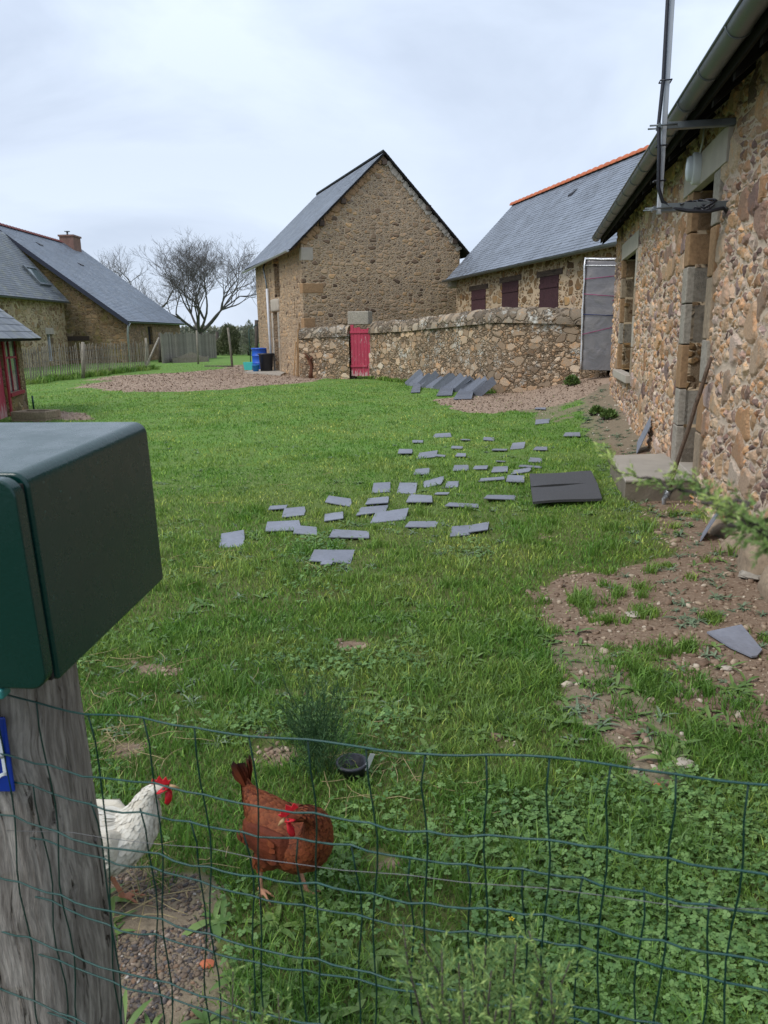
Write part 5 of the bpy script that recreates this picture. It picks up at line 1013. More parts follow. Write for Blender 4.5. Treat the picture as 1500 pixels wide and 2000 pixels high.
pathA = [(-.185, 0, .35), (-.165, 0, .31), (-.125, 0, .262), (-.07, 0, .222), (-.01, 0, .2), (.05, 0, .2), (.1, 0, .222), (.128, 0, .262), (.142, 0, .3), (.15, 0, .335), (.16, 0, .36), (.178, 0, .368), (.192, 0, .368)]
radA = [(.006, .012), (.018, .03), (.045, .052), (.07, .074), (.082, .086), (.08, .086), (.062, .07), (.043, .052), (.03, .036), (.022, .026), (.0185, .021), (.0165, .0175), (.008, .009)]
pathW = [(x_, 0, (-.11, -.07, -.025)[i_]+z_+.02 if i_ < 3 else (min(z_, .30)+max(0, z_-.30)*.5 if x_ > .05 else z_)+.02) for i_, (x_, _, z_) in enumerate(pathA)]
WH = [feathmat('white hen', (.52, .47, .38), (.6, .56, .47), (.45, .4, .32), (.5, .22, .13)), feathcard('white feathers', (.52, .47, .38), (.64, .61, .53), (.66, .63, .56)), feathcard('white tail feathers', (.52, .48, .4), (.62, .59, .52), (.64, .61, .55))]
BR = [feathmat('rust hen', (.07, .014, .005), (.13, .028, .01), (.22, .07, .02), (.5, .26, .16)), feathcard('rust feathers', (.045, .008, .003), (.15, .032, .01), (.27, .085, .028)), feathcard('dark tail feathers', (.13, .026, .01), (.19, .042, .013), (.004, .004, .005), 1.0)]
hen('white hen with a red comb walking out from behind the mailbox post', gh(199, 1786), R(8), 1.01, pathW, [(a*.97, b*.9) for a, b in radA], WH, [((.03, .038, .168), (.01, .042, .116), (.05, .042, .012), .1), ((-.02, -.038, .168), (-.05, -.042, .118), (-.06, -.045, .02), -.3)], .9, 4, 5200)
# the brown hen turns its head back over its right shoulder
pathB0 = [(-.165, 0, .37), (-.155, 0, .325), (-.12, 0, .272), (-.07, 0, .228), (-.01, 0, .2), (.05, 0, .195), (.1, 0, .21), (.135, -.004, .245), (.152, -.012, .282), (.154, -.03, .318), (.14, -.056, .336), (.122, -.078, .33), (.112, -.09, .324)]
pathB = [(x_, y_, z_+((.03 if i_ < 8 else .058) if i_ > 2 else (-.012, .0, .018)[i_])) for i_, (x_, y_, z_) in enumerate(pathB0)]
radB0 = [(.006, .012), (.02, .03), (.045, .054), (.072, .076), (.084, .09), (.084, .09), (.07, .076), (.05, .058), (.036, .04), (.027, .029), (.02, .022), (.0165, .0175), (.008, .009)]
radB = [(a*.93, b*.88) if i_ < 8 else (a, b) for i_, (a, b) in enumerate(radB0)]
hen('rust brown hen with a black tipped tail stepping through the grass, head turned back', gh(563, 1757), R(-38), .87, pathB, radB, BR, [((.01, .04, .172), (.0, .044, .118), (.035, .05, .012), .2), ((-.03, -.04, .172), (-.07, -.042, .122), (-.075, -.045, .03), -.2)], 1.1, 8, 5200)

# ------------------------------------------------------------------ PLANTS
def inwall(x, y): return (x > 2.37+(y-4.67)*.1944-.03) & (y < 17)
leaf_green = NT('conifer scale leaves', .55, .3); t = leaf_green; c = t.mix(t.attr('rnd'), (.03, .095, .028), (.09, .19, .05)); c = t.mix(t.math('POWER', t.attr('tip'), 2.), c, (.36, .44, .12)); t.col(c); M['conifer'] = t.m
def conifer(name, lab, base, tips, seed, twig=.05, lscale=1., dens=1., r0=.006, start=.45, mode=0, via=None):
    rg = np.random.default_rng(seed); root = thing(name, lab, 'conifer', loc=tuple(base)); B = np.array(base, float); sm = MB(); V = []; rn = []; tp = []
    def leafs(p, d, L, tip0, r):
        n = max(2, int(L/(.0021*lscale)*dens)); 
        for i_ in range(n):
            f_ = i_/n; c = p+d*L*f_; a = i_*2.4+rg.uniform(-.3, .3); e1 = np.cross(d, [.3, .2, .9]); e1 /= np.linalg.norm(e1); e2 = np.cross(d, e1); o_ = e1*math.cos(a)+e2*math.sin(a); ld = d*.85+o_*.5; ld /= np.linalg.norm(ld); s_ = np.cross(ld, o_); s_ /= np.linalg.norm(s_)+1e-9; l = .0085*lscale*rg.uniform(.8, 1.3)*(1-.35*f_); w_ = l*.26
            V.extend([c, c+ld*l*.5+s_*w_*.5, c+ld*l, c+ld*l*.5-s_*w_*.5]); rn.extend([r]*4); tp.extend([tip0*.6+.4*f_*tip0]*2+[tip0*.7+.3*tip0*f_]+[tip0*f_]*1)
    def spray(p, d, L, lev, tip0):
        d = d/np.linalg.norm(d); leafs(p, d, L, tip0, rg.random())
        if lev <= 0: return
        side = np.cross(d, rg.normal(size=3)); side /= np.linalg.norm(side); n = int(L/(.0075*lscale)); 
        for i_ in range(1, n):
            f_ = i_/n; s_ = 1 if i_ % 2 else -1; l = L*.5*(1-f_*.75)*rg.uniform(.7, 1.2); nd = d*.8+side*s_*.62+rg.normal(0, .13, 3); spray(p+d*L*f_, nd, l, lev-1, tip0*rg.uniform(.5, 1))
    B0 = B
    for ti, T in enumerate(tips):
        if via is not None: B = np.array(via[ti], float); sm.tube([Vector((0, 0, 0)), Vector(((B-B0)[0]*.6, (B-B0)[1]*.6, (B-B0)[2]*.6)), Vector(B-B0)], [.02, .012, r0], 6)
        T = np.array(T[:3], float); m = T-B; K = 22; pts = []
        for i_ in range(K+1):
            f_ = i_/K; p = B*(1-f_)+T*f_; p = p+np.array([m[0]*-.25*math.sin(f_*3.14), m[1]*-.25*math.sin(f_*3.14), m[2]*.04*math.sin(f_*3.14)])*(1 if mode == 0 else .25)+rg.normal(0, .003, 3); pts.append(p)
        sm.tube([Vector(p-B0) for p in pts], [r0*(1-.85*i_/K) for i_ in range(K+1)], 5)
        for i_ in range(K):
            f_ = i_/K
            if f_ < start: continue
            d = pts[i_+1]-pts[i_]; dl = np.linalg.norm(d); d = d/dl; m2 = max(2, int(dl/(.008*lscale)))
            for q_ in range(m2):
                g_ = f_+q_/m2/K; p = pts[i_]+(pts[i_+1]-pts[i_])*q_/m2; side = rg.normal(size=3); side -= d*side.dot(d); side /= np.linalg.norm(side); spray(p, d*.8+side*.65, twig*(1.15-g_)*rg.uniform(.7, 1.3)+(.012 if mode == 0 else .006), (2 if g_ < .9 else 1) if mode == 0 else 1, max(0, (g_-.6)*2.2))
            if f_ > .8: leafs(pts[i_], d, dl, max(0, (f_-.6)*2.4), rg.random())
    V = np.array(V)-B0; npmesh('foliage', V, np.arange(len(V)).reshape(-1, 4), M['conifer'], root, attrs={'rnd': np.array(rn), 'tip': np.clip(np.array(tp)+(.55 if mode else 0), 0, 1)}); sm.build('stems', M['bark'], root); return root
def T3(L, Y): return [aty(x, y, Y+dy) for x, y, dy in L]
conifer('conifer_shrub', 'small green conifer shrub in front of the wire fence, bottom middle of the view', (.1, .56, 0), T3([(782, 1806, .0), (838, 1838, .03), (870, 1868, -.02), (925, 1868, .02), (962, 1900, -.03), (1010, 1838, .0), (1046, 1824, .02), (1120, 1866, 0), (1085, 1925, -.03), (900, 1940, -.05), (1000, 1945, -.05), (1062, 1900, .01), (845, 1930, -.03), (820, 1870, .02), (900, 1890, .03), (985, 1880, .03), (945, 1850, -.01), (870, 1960, -.04), (960, 1970, -.05), (1040, 1960, -.04), (915, 1990, -.06), (1000, 1995, -.05), (1075, 1985, -.04)], .6), 31, .075, 1., .8, .005, .64)
conifer('conifer_shrub', 'thin green conifer shoots in front of the fence, left of the bottom middle', (-.13, .57, 0), T3([(452, 1903, 0), (484, 1922, .02), (545, 1955, 0), (505, 1968, -.02)], .62), 33, .045, 1., .8, .004, .72)
conifer('conifer_tree', 'blurred green conifer branch reaching in from the right edge close to the camera', (.62, .3, 0.), T3([(1168, 886, .1), (1300, 925, .06), (1390, 975, .0)], .46), 35, .013, .65, 1., .0024, .05, 1, via=T3([(1540, 1085, 0), (1530, 1050, .02), (1540, 1075, -.02)], .44))

def strip_leaf(V, F2, rn, p, az, L, Wd, rise, droop, r, n=4):
    b = len(V); d = np.array([math.cos(az), math.sin(az), 0]); s = np.array([-d[1], d[0], 0])
    for i_ in range(n+1):
        f_ = i_/n; c = p+d*L*f_+np.array([0, 0, 1])*(rise*f_-droop*f_*f_); w_ = Wd*math.sin(math.pi*(.12+.86*f_))*.5; V.extend([c-s*w_+np.array([0, 0, w_*.3]), c, c+s*w_+np.array([0, 0, w_*.3])]); rn.extend([r, r*.8, r])
    for i_ in range(n): a = b+i_*3; F2.extend([(a, a+1, a+4, a+3), (a+1, a+2, a+5, a+4)])
M['weed'] = leafmat('weed leaves', (.065, .13, .032), (.14, .21, .065), .5); M['grey_weed'] = leafmat('grey green weed', (.09, .14, .085), (.17, .22, .15), .6); M['clover'] = leafmat('clover leaves', (.05, .12, .032), (.14, .24, .075), .55)
def rosettes(name, lab, spots, mat, seed, Lr, Wr, rise, lv, kind='stuff', cat='weeds'):
    rg = np.random.default_rng(seed); V, F2, rn = [], [], []
    for (x, y, s) in spots:
        z = h1(x, y); m = rg.integers(*lv)
        for k in range(m): strip_leaf(V, F2, rn, np.array([x, y, z]), 6.283*k/m+rg.uniform(-.4, .4), rg.uniform(*Lr)*s, rg.uniform(*Wr)*s, rg.uniform(*rise)*s, rg.uniform(.3, .9)*rise[1]*s, rg.random())
    return tag(npmesh(name, np.array(V), np.array(F2), mat, None, attrs={'rnd': np.array(rn)}), lab, cat, None, kind)
rg = np.random.default_rng(77)
HS = [gh(545, 1752), gh(240, 1772)]
def nearhen(x, y): return (np.hypot(x-HS[0][0], y-HS[0][1]-.0) < .08) | (np.hypot(x-HS[1][0], y-HS[1][1]) < .1)
def scatter(n, d0, d1, pw=1., half=.62, seed=1):
    r_ = np.random.default_rng(seed); u_ = r_.random(n); d = (d0**(2-pw)+(d1**(2-pw)-d0**(2-pw))*u_)**(1/(2-pw)) if pw != 2 else d0*(d1/d0)**u_
    a = r_.uniform(-half, half, n); return d*np.sin(a), d*np.cos(a), d
def inpoly(x, y, grow=.0): 
    m = np.zeros(np.shape(x), bool)
    for P in polys: m |= sdf(x, y, P) < grow
    return m
x, y, d = scatter(2600, 1.0, 9, 1.6, seed=4); k_ = (vnoise(x, y, 1.3, 3, 21) > .5) & (mask([GRAV], x, y, 5) < .2) & (chip(x, y) < .3) & ~inwall(x, y) & ~inpoly(x, y, .02) & (rg.random(len(x)) < np.where(d < 4, 1, .35)); sp1 = [(a, b, rg.uniform(.6, 1.15)) for a, b in zip(x[k_], y[k_])]
rosettes('rosette_weeds', 'broad leaved rosette weeds growing through the lawn', sp1, M['weed'], 5, (.045, .1), (.012, .024), (.02, .06), (4, 8))
x, y, d = scatter(900, 1.3, 14, 1.2, seed=6); k_ = (vnoise(x, y, .9, 3, 22) > .56) & ~inwall(x, y) & (chip(x, y) < .3) & ~inpoly(x, y, .02); sp2 = [(a, b, rg.uniform(.6, 1.2)) for a, b in zip(x[k_], y[k_])]
near_wall = [(2.37+(yy-4.67)*.1944-rg.uniform(.05, .7), yy, rg.uniform(.7, 1.4)) for yy in rg.uniform(3.6, 15, 240)]
rosettes('grey_green_weeds', 'grey green feathery weeds in patches in the lawn', sp2+near_wall, M['grey_weed'], 7, (.03, .075), (.006, .013), (.015, .05), (8, 14))
# clover: three leaflets on each stalk
x, y, d = scatter(95000, .95, 6.0, 1.7, seed=8); cl = vnoise(x, y, 1.7, 4, 23)+.13*sstep(3.0, 1.6, y)-.5*soil(x, y)*.8+rg.normal(0, .05, len(x)); k_ = (cl > .655+.19*rg.random(len(x))) & ~nearhen(x, y) & ~inwall(x, y) & ~inpoly(x, y, .0) & (chip(x, y) < .3) & (mask([GRAV], x, y, 5) < .4); x, y, d = x[k_], y[k_], d[k_]; n = len(x)
z = hgt(x, y)+rg.uniform(.008, .042, n); r_ = rg.uniform(.0022, .0052, n)*(1+.12*d); a0 = rg.uniform(0, 6.283, n); V = []; tilt = rg.normal(0, .35, (n, 2))
for k in range(3):
    a = a0+k*2.094; c = np.stack([x+np.cos(a)*r_, y+np.sin(a)*r_, z], 1)
    for j in range(6):
        b = a+j*1.0472+.5; dx, dy = np.cos(b)*r_*1.0, np.sin(b)*r_*.9; V.append(c+np.stack([dx, dy, dx*tilt[:, 0]+dy*tilt[:, 1]+(c[:, 0]-x)*tilt[:, 0]+(c[:, 1]-y)*tilt[:, 1]+(.15*r_)*(j % 2)], 1))
V = np.stack(V, 1).reshape(-1, 3); tag(npmesh('clover', V, np.arange(len(V)).reshape(-1, 6), M['clover'], None, attrs={'rnd': np.repeat(rg.random(n), 18)}), 'low clover covering the ground near the wire fence', 'clover', None, 'stuff')

# GRASS
t = NT('grass blades', .5, .35); p_ = t.pos; rnd = t.attr('rnd'); tip = t.attr('tip')
n1 = t.noise(p_, .55, 3, .6); n2 = t.noise(p_, 2.6, 4, .6)
c = t.mix(t.ss(n1, .35, .65), (.125, .275, .035), (.29, .385, .09)); c = t.mix(t.ss(n2, .42, .7, 0, .6), c, (.05, .2, .025))
sy = t.n('ShaderNodeSeparateXYZ', {0: p_}, out=None).outputs[1]; c = t.mix(t.ss(sy, 1.5, 5.5, .55, 0), c, (.05, .175, .025))
c = t.mix(1., c, t.ramp(rnd, [(0, (.6, .62, .6)), (.55, (1, 1, 1)), (.9, (1.45, 1.35, 1.1)), (.93, (2.6, 1.9, 1.9)), (1, (2.9, 2.1, 2.)) ]), 'MULTIPLY'); c = t.mix(t.math('MULTIPLY', tip, .35), c, (.15, .22, .06)); t.col(c)
tb_ = t.t.nodes.new('ShaderNodeBsdfTranslucent'); t.put(tb_.inputs[0], c); ms = t.t.nodes.new('ShaderNodeMixShader'); ms.inputs[0].default_value = .28; t.t.links.new(t.b.outputs[0], ms.inputs[1]); t.t.links.new(tb_.outputs[0], ms.inputs[2]); t.t.links.new(ms.outputs[0], t.out.inputs[0])
M['grass'] = t.m
def blades(parts, seed):
    r_ = np.random.default_rng(seed); X = []; Y = []; D = []
    for i_, (n, d0, d1, pw) in enumerate(parts):
        x, y, d = scatter(n, d0, d1, pw, .62, seed*10+i_); X.append(x); Y.append(y); D.append(d)
    x, y, d = map(np.concatenate, (X, Y, D))
    s_ = soil(x, y); c_ = chip(x, y); r2 = rub(x, y); tuft = vnoise(x, y, 6, 2, 31)
    keep = (r_.random(len(x)) < (1-np.clip(s_*1.15, 0, .965+.035*(tuft < .72)))*(1-np.clip(c_*1.3, 0, .985))*(1-.85*r2)*(.55+.45*sstep(.3, .5, vnoise(x, y, 3, 2, 33)))) & ~inwall(x, y) & ~inpoly(x, y, -.012) & ~(nearhen(x, y) & (r_.random(len(x)) < .45))
    A1, A2 = (-.23, 28.3), C1; side = (x-C1[0])*(gB[1]-C1[1])-(y-C1[1])*(gB[0]-C1[0])   # hidden yard behind the wall
    keep &= ~((y > 19) & (x > -.4) & (y > C1[1]+(C1[0]-x)*(gB[1]-C1[1])/(C1[0]-gB[0]))) & ~((y > 27.4) & (x > -2.9+(27.8-y)*.36)) & ~((x < -7.2) & (y < 17.2) & (y > 12) & (x < -7.7+.32*(16.9-y)))
    x, y, d = x[keep], y[keep], d[keep]; n = len(x); big = vnoise(x, y, 1.1, 3, 35); bare = np.maximum(s_[keep], r2[keep])
    h = (.019+.028*big+.018*(vnoise(x, y, 5, 2, 36) > .62))*r_.uniform(.55, 1.3, n)*(1-.4*bare)*(1-.12*sstep(4, 9, d)*sstep(26, 18, d)); w = (.0022+.00075*d)*r_.uniform(.7, 1.3, n); w = np.minimum(w, .016)
    a = r_.uniform(0, 6.283, n); b = r_.uniform(0, 6.283, n); bend = h*r_.uniform(.2, 1.1, n); z = hgt(x, y)-.004; sx_, sy_ = np.cos(a)*w/2, np.sin(a)*w/2; bx, by = np.cos(b)*bend, np.sin(b)*bend
    V = np.stack([np.stack([x-sx_, y-sy_, z], 1), np.stack([x+sx_, y+sy_, z], 1), np.stack([x+bx*.35+sx_*.8, y+by*.35+sy_*.8, z+h*.62], 1), np.stack([x+bx*.35-sx_*.8, y+by*.35-sy_*.8, z+h*.62], 1), np.stack([x+bx, y+by, z+h*.95], 1)], 1).reshape(-1, 3)
    i_ = np.arange(n)*5; F = [np.stack([i_, i_+1, i_+2, i_+3], 1), np.stack([i_+3, i_+2, i_+4], 1)]
    return V, F, np.repeat(r_.random(n), 5), np.tile([0, 0, .5, .5, 1.], n)
V, F, rn, tp = blades([(170000, .95, 4, 1.), (150000, 4, 10, 1.8), (150000, 10, 24, 1.9), (45000, 24, 46, 1.6)], 3)
tag(npmesh('grass', V, F, M['grass'], None, attrs={'rnd': rn, 'tip': tp}), 'green lawn grass of the farmyard', 'grass', None, 'stuff')
# longer tufts along walls, the fence and the paling fence
def tufts(spots, seed, hr, n_each, sp=.05):
    r_ = np.random.default_rng(seed); S_ = np.array(spots); c = np.repeat(S_, n_each, 0); n = len(c); x = c[:, 0]+r_.normal(0, sp, n)*c[:, 2]; y = c[:, 1]+r_.normal(0, sp, n)*c[:, 2]; k = ~inwall(x, y); x, y, s = x[k], y[k], c[k, 2]; n = len(x)
    h = r_.uniform(*hr, n)*s; w = (.0026+.0007*np.hypot(x, y))*r_.uniform(.8, 1.3, n); a = r_.uniform(0, 6.283, n); b = r_.uniform(0, 6.283, n); bend = h*r_.uniform(.2, 1., n); z = hgt(x, y)-.004; sx_, sy_ = np.cos(a)*w/2, np.sin(a)*w/2; bx, by = np.cos(b)*bend, np.sin(b)*bend
    V = np.stack([np.stack([x-sx_, y-sy_, z], 1), np.stack([x+sx_, y+sy_, z], 1), np.stack([x+bx*.35+sx_*.8, y+by*.35+sy_*.8, z+h*.62], 1), np.stack([x+bx*.35-sx_*.8, y+by*.35-sy_*.8, z+h*.62], 1), np.stack([x+bx, y+by, z+h*.9], 1)], 1).reshape(-1, 3)
    i_ = np.arange(n)*5; return V, [np.stack([i_, i_+1, i_+2, i_+3], 1), np.stack([i_+3, i_+2, i_+4], 1)], np.repeat(r_.random(n)*.9, 5), np.tile([0, 0, .4, .4, .8], n)
sp = [(a, b, rg.uniform(.6, 1.3)) for a, b, d_ in zip(*scatter(420, 1.2, 7, 1.5, seed=12)) if vnoise(a, b, 1.5, 2, 41) > .5 and not inpoly(np.array([a]), np.array([b]), .03)[0]]
sp += [(p.x+rg.normal(0, .2), p.y+rg.normal(0, .25), rg.uniform(1.2, 3)) for p, a in pth for _ in range(2)]
A_, B_ = np.array(gB[:2]), np.array(C1); sp += [tuple(A_+(B_-A_)*f_+np.array([-.28, -.2]))+(rg.uniform(.8, 1.8),) for f_ in rg.random(60)]
for cx, cy, r__ in ((1165, 1180, .25), (1230, 1150, .2), (1120, 1170, .1), (1300, 1120, .3), (1180, 1215, .05), (1245, 1200, .08), (1390, 1215, .05), (1215, 1335, .15), (1290, 1350, .15), (1370, 1350, .08), (1440, 1450, .1), (1460, 1390, .15), (1395, 1440, .1), (1345, 1270, .05), (1270, 1280, .12), (1140, 1180, .05)):
    p = gp(cx, cy); sp += [(p[0]+rg.normal(0, r__*.5), p[1]+rg.normal(0, r__*.5), rg.uniform(.4, .8)) for _ in range(7)]
V, F, rn, tp = tufts(sp, 9, (.05, .12), 38, .035); tag(npmesh('grass_tufts', V, F, M['grass'], None, attrs={'rnd': rn, 'tip': tp}), 'longer grass tufts along walls, fences and the bare earth', 'grass', None, 'stuff')

# feathery dark plant behind the brown hen
fp = gh(622, 1512); root = thing('feathery_plant', 'feathery dark green plant standing behind the brown hen', 'plant', loc=tuple(fp)); V = []; rn = []; r_ = np.random.default_rng(12)
for k in range(95):
    a = r_.uniform(0, 6.283); L = r_.uniform(.16, .36); sp_x = r_.uniform(.02, .15); p = np.array([r_.normal(0, .03), r_.normal(0, .03), 0.]); prev_ = p
    for i_ in range(14):
        f_ = (i_+1)/14; q_ = p+np.array([math.cos(a)*sp_x*f_**1.3, math.sin(a)*sp_x*f_**1.3, L*f_])+r_.normal(0, .002, 3); d_ = q_-prev_; s_ = np.cross(d_, r_.normal(size=3)); s_ /= np.linalg.norm(s_); V += [prev_-s_*.0011, prev_+s_*.0011, q_+s_*.0009, q_-s_*.0009]; rn += [r_.random()]*4
        if f_ > .3:
            for _ in range(5):
                dd = d_/np.linalg.norm(d_)*.7+r_.normal(0, .5, 3); l = r_.uniform(.012, .03); s2 = np.cross(dd, r_.normal(size=3)); s2 /= np.linalg.norm(s2); V += [q_-s2*.0008, q_+s2*.0008, q_+dd*l+s2*.0004, q_+dd*l-s2*.0004]; rn += [r_.random()]*4
        prev_ = q_
V = np.array(V); M['fern'] = leafmat('feathery leaves', (.025, .07, .028), (.06, .125, .05), .6); npmesh('foliage', V, np.arange(len(V)).reshape(-1, 4), M['fern'], root, attrs={'rnd': np.array(rn)})
pt = thing('plant_pot', 'sunken black plastic pot with a white tag beside the feathery plant', 'pot', loc=tuple(gh(688, 1515)+np.array([0, 0, -.03])), az=.3)
MB().lathe([(0, .02), (.04, .02), (.052, .075), (.056, .075), (.056, .085), (.047, .085), (.038, .03), (0, .03)], 20).build('rim', M['black'], pt)
mb = MB(); T_ = Matrix.Translation((.04, -.03, .06)) @ Matrix.Rotation(.3, 4, 'Y') @ Matrix.Rotation(.25, 4, 'X'); mb.box((-.009, -.0006, 0), (.009, .0006, .075), T_); mb.build('tag', M['white_pl'], pt)
# weeds at the far foot of the house and yard walls, a yellow flower
for cx, cy, lab, s_ in ((1190, 800, 'green weed clump at the far foot of the stone house wall', .11), (1166, 786, 'small green weed on the rubble near the foil panel', .1), (1118, 735, 'dark green weed against the short side of the yard wall', .16)):
    p = gh(cx, cy); leafy('weed_clump', lab, p, s_, s_*.8, s_*1.3, int(900*s_/.2), M['weed'], int(cx), 'weed', None, .03, .07, None, 4)
fy = gh(996, 1826); f_ = thing('yellow_flower', 'tiny yellow flower in the clover behind the conifer shrub', 'flower', loc=tuple(fy)); MB().tube([(0, 0, 0), (.003, 0, .045)], .001, 4).build('stem', M['weed'], f_); mb = MB()
for k in range(5): a = 6.283*k/5; mb.add([(.003, 0, .045), (.003+.006*math.cos(a-.4), .006*math.sin(a-.4), .049), (.003+.009*math.cos(a), .009*math.sin(a), .048), (.003+.006*math.cos(a+.4), .006*math.sin(a+.4), .049)], [(0, 1, 2, 3)])
mb.build('petals', plain('yellow petals', (.7, .5, .02)), f_)

# ------------------------------------------------------------------ GRAVEL, CHIPS, STRAW
def rocks(name, lab, x, y, size, flat, mat, seed, kind='stuff', cat='gravel'):
    r_ = np.random.default_rng(seed); ph_ = (1+5**.5)/2; I = np.array([(-1, ph_, 0), (1, ph_, 0), (-1, -ph_, 0), (1, -ph_, 0), (0, -1, ph_), (0, 1, ph_), (0, -1, -ph_), (0, 1, -ph_), (ph_, 0, -1), (ph_, 0, 1), (-ph_, 0, -1), (-ph_, 0, 1)])/1.9
    IF = np.array([(0, 11, 5), (0, 5, 1), (0, 1, 7), (0, 7, 10), (0, 10, 11), (1, 5, 9), (5, 11, 4), (11, 10, 2), (10, 7, 6), (7, 1, 8), (3, 9, 4), (3, 4, 2), (3, 2, 6), (3, 6, 8), (3, 8, 9), (4, 9, 5), (2, 4, 11), (6, 2, 10), (8, 6, 7), (9, 8, 1)])
    n = len(x); P = I[None]*r_.uniform(.65, 1.3, (n, 12, 1))*size[:, None, None]*np.stack([r_.uniform(.7, 1.4, n), r_.uniform(.6, 1.1, n), r_.uniform(*flat, n)], 1)[:, None]
    a = r_.uniform(0, 6.283, n); c, s = np.cos(a)[:, None], np.sin(a)[:, None]; tl = r_.normal(0, .25, n)[:, None]; X_ = P[..., 0]*c-P[..., 1]*s; Y_ = P[..., 0]*s+P[..., 1]*c; Z_ = P[..., 2]+X_*tl
    V = np.stack([X_+x[:, None], Y_+y[:, None], Z_+(hgt(x, y)+size*.12)[:, None]], 2).reshape(-1, 3); F = (IF[None]+12*np.arange(n)[:, None, None]).reshape(-1, 3)
    return tag(npmesh(name, V, F, mat, None, attrs={'rnd': np.repeat(r_.random(n), 12)}), lab, cat, None, kind)
def rockmat(name, stops): t = NT(name, .9, .2); c = t.ramp(t.attr('rnd'), stops); c = t.mix(1., c, t.ramp(t.noise(t.pos, 60, 4, .6), [(.3, (.7, .7, .7)), (.7, (1.2, 1.2, 1.2))]), 'MULTIPLY'); t.col(c); t.bump(t.noise(t.pos, 120, 3), .002); return t.m
M['gravel'] = rockmat('mixed gravel', [(0, (.06, .048, .04)), (.3, (.12, .11, .11)), (.5, (.17, .125, .09)), (.7, (.23, .18, .135)), (.82, (.13, .095, .07)), (.93, (.26, .16, .1)), (1, (.38, .35, .31))])
M['crumb'] = rockmat('earth crumbs', [(0, (.15, .1, .07)), (.6, (.27, .195, .14)), (.85, (.36, .28, .2)), (1, (.5, .43, .34))])
M['palestone'] = rockmat('pale rubble', [(0, (.32, .25, .18)), (.5, (.45, .38, .29)), (1, (.54, .5, .43))])
x, y, d = scatter(80000, 1.05, 2.4, 1., .5, 61); k_ = (mask([GRAV], x, y, 5) > .25) & (vnoise(x, y, 9, 3, 44)+.25*rg.random(len(x)) > .55); x, y = x[k_], y[k_]; rocks('gravel', 'mixed brown and grey gravel around the foot of the mailbox post', x, y, np.minimum(rg.gamma(1.6, .0019, len(x))+.0014, .0085), (.25, .7), M['gravel'], 3)
x, y, d = scatter(40000, 2.3, 8.5, 1.3, .62, 62); m_ = soil(x, y); k_ = (m_ > .3) & ~inwall(x, y) & ~inpoly(x, y, 0) & (rg.random(len(x)) < .8); x, y = x[k_], y[k_]; rocks('earth_crumbs', 'crumbs of earth and small stones on the bare ground at the right', x, y, rg.gamma(1.5, .0042, len(x))+.002, (.4, .8), M['crumb'], 4, cat='earth')
x, y, d = scatter(12000, 2.2, 16, 1., .62, 63); m_ = rub(x, y)*(mask([GRAV], x, y, 5) < .2); k_ = (m_ > .3) & ~inwall(x, y) & (rg.random(len(x)) < .5) & (vnoise(x, y, 3, 2, 51) > .42); x, y = x[k_], y[k_]; rocks('rubble', 'pale crushed stone rubble strewn in the grass', x, y, rg.gamma(2., .006, len(x))+.005, (.4, .8), M['palestone'], 5, cat='rubble')
x, y, d = scatter(120000, 11, 42, 1., .5, 64); k_ = (chip(x, y) > .45) & ~inwall(x, y); x, y, d = x[k_], y[k_], d[k_]; n = len(x); a = rg.uniform(0, 6.283, n); l = rg.uniform(.01, .026, n)*(d/14)**.6; w = l*rg.uniform(.25, .6, n); dx, dy = np.cos(a), np.sin(a); z = hgt(x, y)+.006; tl = rg.normal(0, .35, n)
V = np.stack([np.stack([x+sa*dx*l-sb*dy*w, y+sa*dy*l+sb*dx*w, z+.004+sa*l*tl], 1) for sa, sb in ((-1, -1), (1, -1), (1, 1), (-1, 1))], 1).reshape(-1, 3)
M['chip'] = rockmat('wood chips', [(0, (.19, .135, .1)), (.4, (.26, .185, .135)), (.8, (.34, .24, .17)), (1, (.45, .35, .26))]); tag(npmesh('wood_chips', V, np.arange(len(V)).reshape(-1, 4), M['chip'], None, attrs={'rnd': np.repeat(rg.random(n), 4)}), 'brown wood chips spread on the yard paths', 'wood chips', None, 'stuff')
mb = MB()
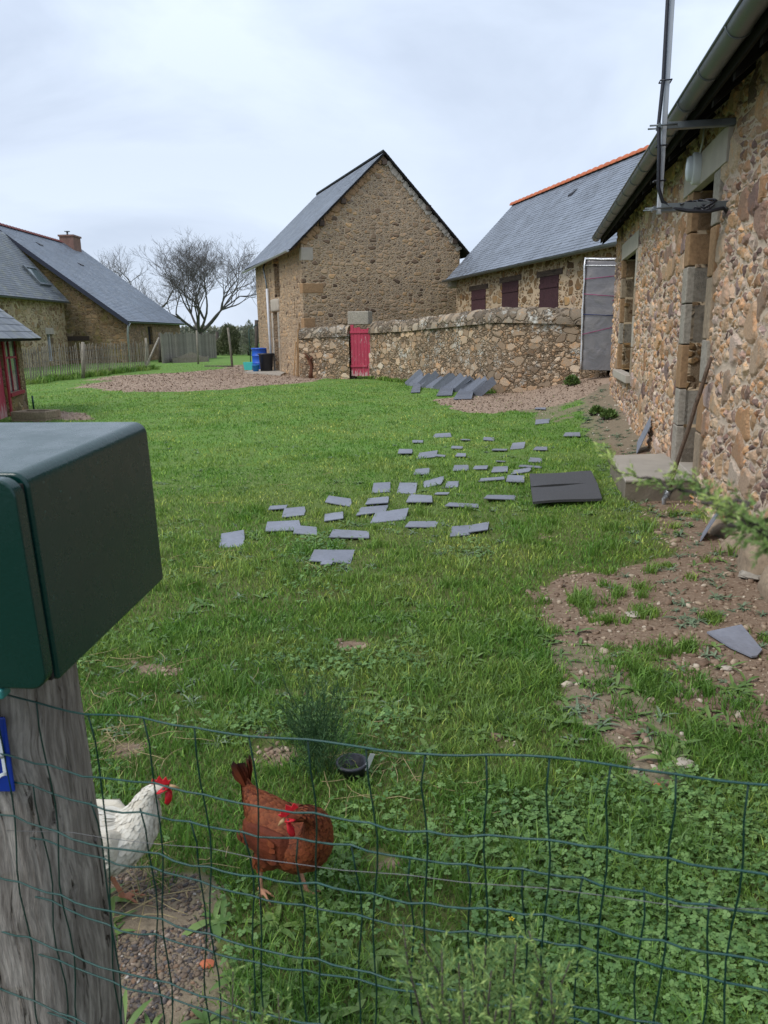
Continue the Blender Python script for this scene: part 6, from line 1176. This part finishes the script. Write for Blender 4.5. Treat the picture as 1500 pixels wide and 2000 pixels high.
for (cx, cy, n_, r__) in ((250, 1480, 46, .17), (250, 1330, 26, .3), (330, 1740, 26, .12), (720, 1520, 16, .2), (500, 1090, 10, .8), (560, 940, 10, 1.2), (820, 1560, 14, .3), (260, 1760, 14, .1)):
    p = gp(cx, cy)
    for _ in range(n_):
        q_ = np.array([p[0]+rg.normal(0, r__*.6), p[1]+rg.normal(0, r__*.6)]); a = rg.uniform(0, 6.283); L = rg.uniform(.03, .14)*(1+.1*np.hypot(*q_)); z = h1(*q_)+rg.uniform(.012, .035); c_ = rg.normal(0, .3)
        mb.tube([(q_[0]+math.cos(a+c_*f_)*L*f_, q_[1]+math.sin(a+c_*f_)*L*f_, z+rg.uniform(-.004, .008)) for f_ in (0, .35, .7, 1)], .0011*(1+.12*np.hypot(*q_)), 4)
o = mb.build('straw', plain('dry straw', (.36, .29, .15), .7, .2, .3, 20)); tag(o, 'dry straw stalks lying about on the grass', 'straw', None, 'stuff')
# single stones and bits that can be told apart
for cx, cy, s_, c_, lab in ((1237, 1204, .035, 'granite_pale', 'pale pinkish fist sized stone on the bare earth'), (1288, 1541, .022, 'tile', 'small orange brick fragment in the grass right of centre'), (1420, 1308, .022, 'granite_pale', 'small pale stone below the broken slate'), (1475, 1130, .09, 'granite_grey', 'flat grey stone at the foot of the near house wall'), (1335, 1495, .03, 'granite_pale', 'whitish stone in the grass near the right fence top'), (405, 1885, .014, 'tile', 'pinkish leaf shaped shard on the gravel beside the post')):
    p = gh(cx, cy); mb = MB(); k = 10; mb.lathe([(math.sin(math.pi*q_/6)*s_+1e-4, -math.cos(math.pi*q_/6)*s_*(.45 if s_ < .05 else .25)) for q_ in range(7)], k); rr_ = random.Random(cx); mb.v = [(x*(1+rr_.uniform(-.18, .18))*1.25, y*(1+rr_.uniform(-.18, .18)), z*(1+rr_.uniform(-.2, .2))) for x, y, z in mb.v]; mb.sm = [False]*len(mb.f)
    tag(mb.build('stone', M[c_], None, mw=Matrix.Translation((p[0], p[1], p[2]+s_*.3))), lab, 'stone')
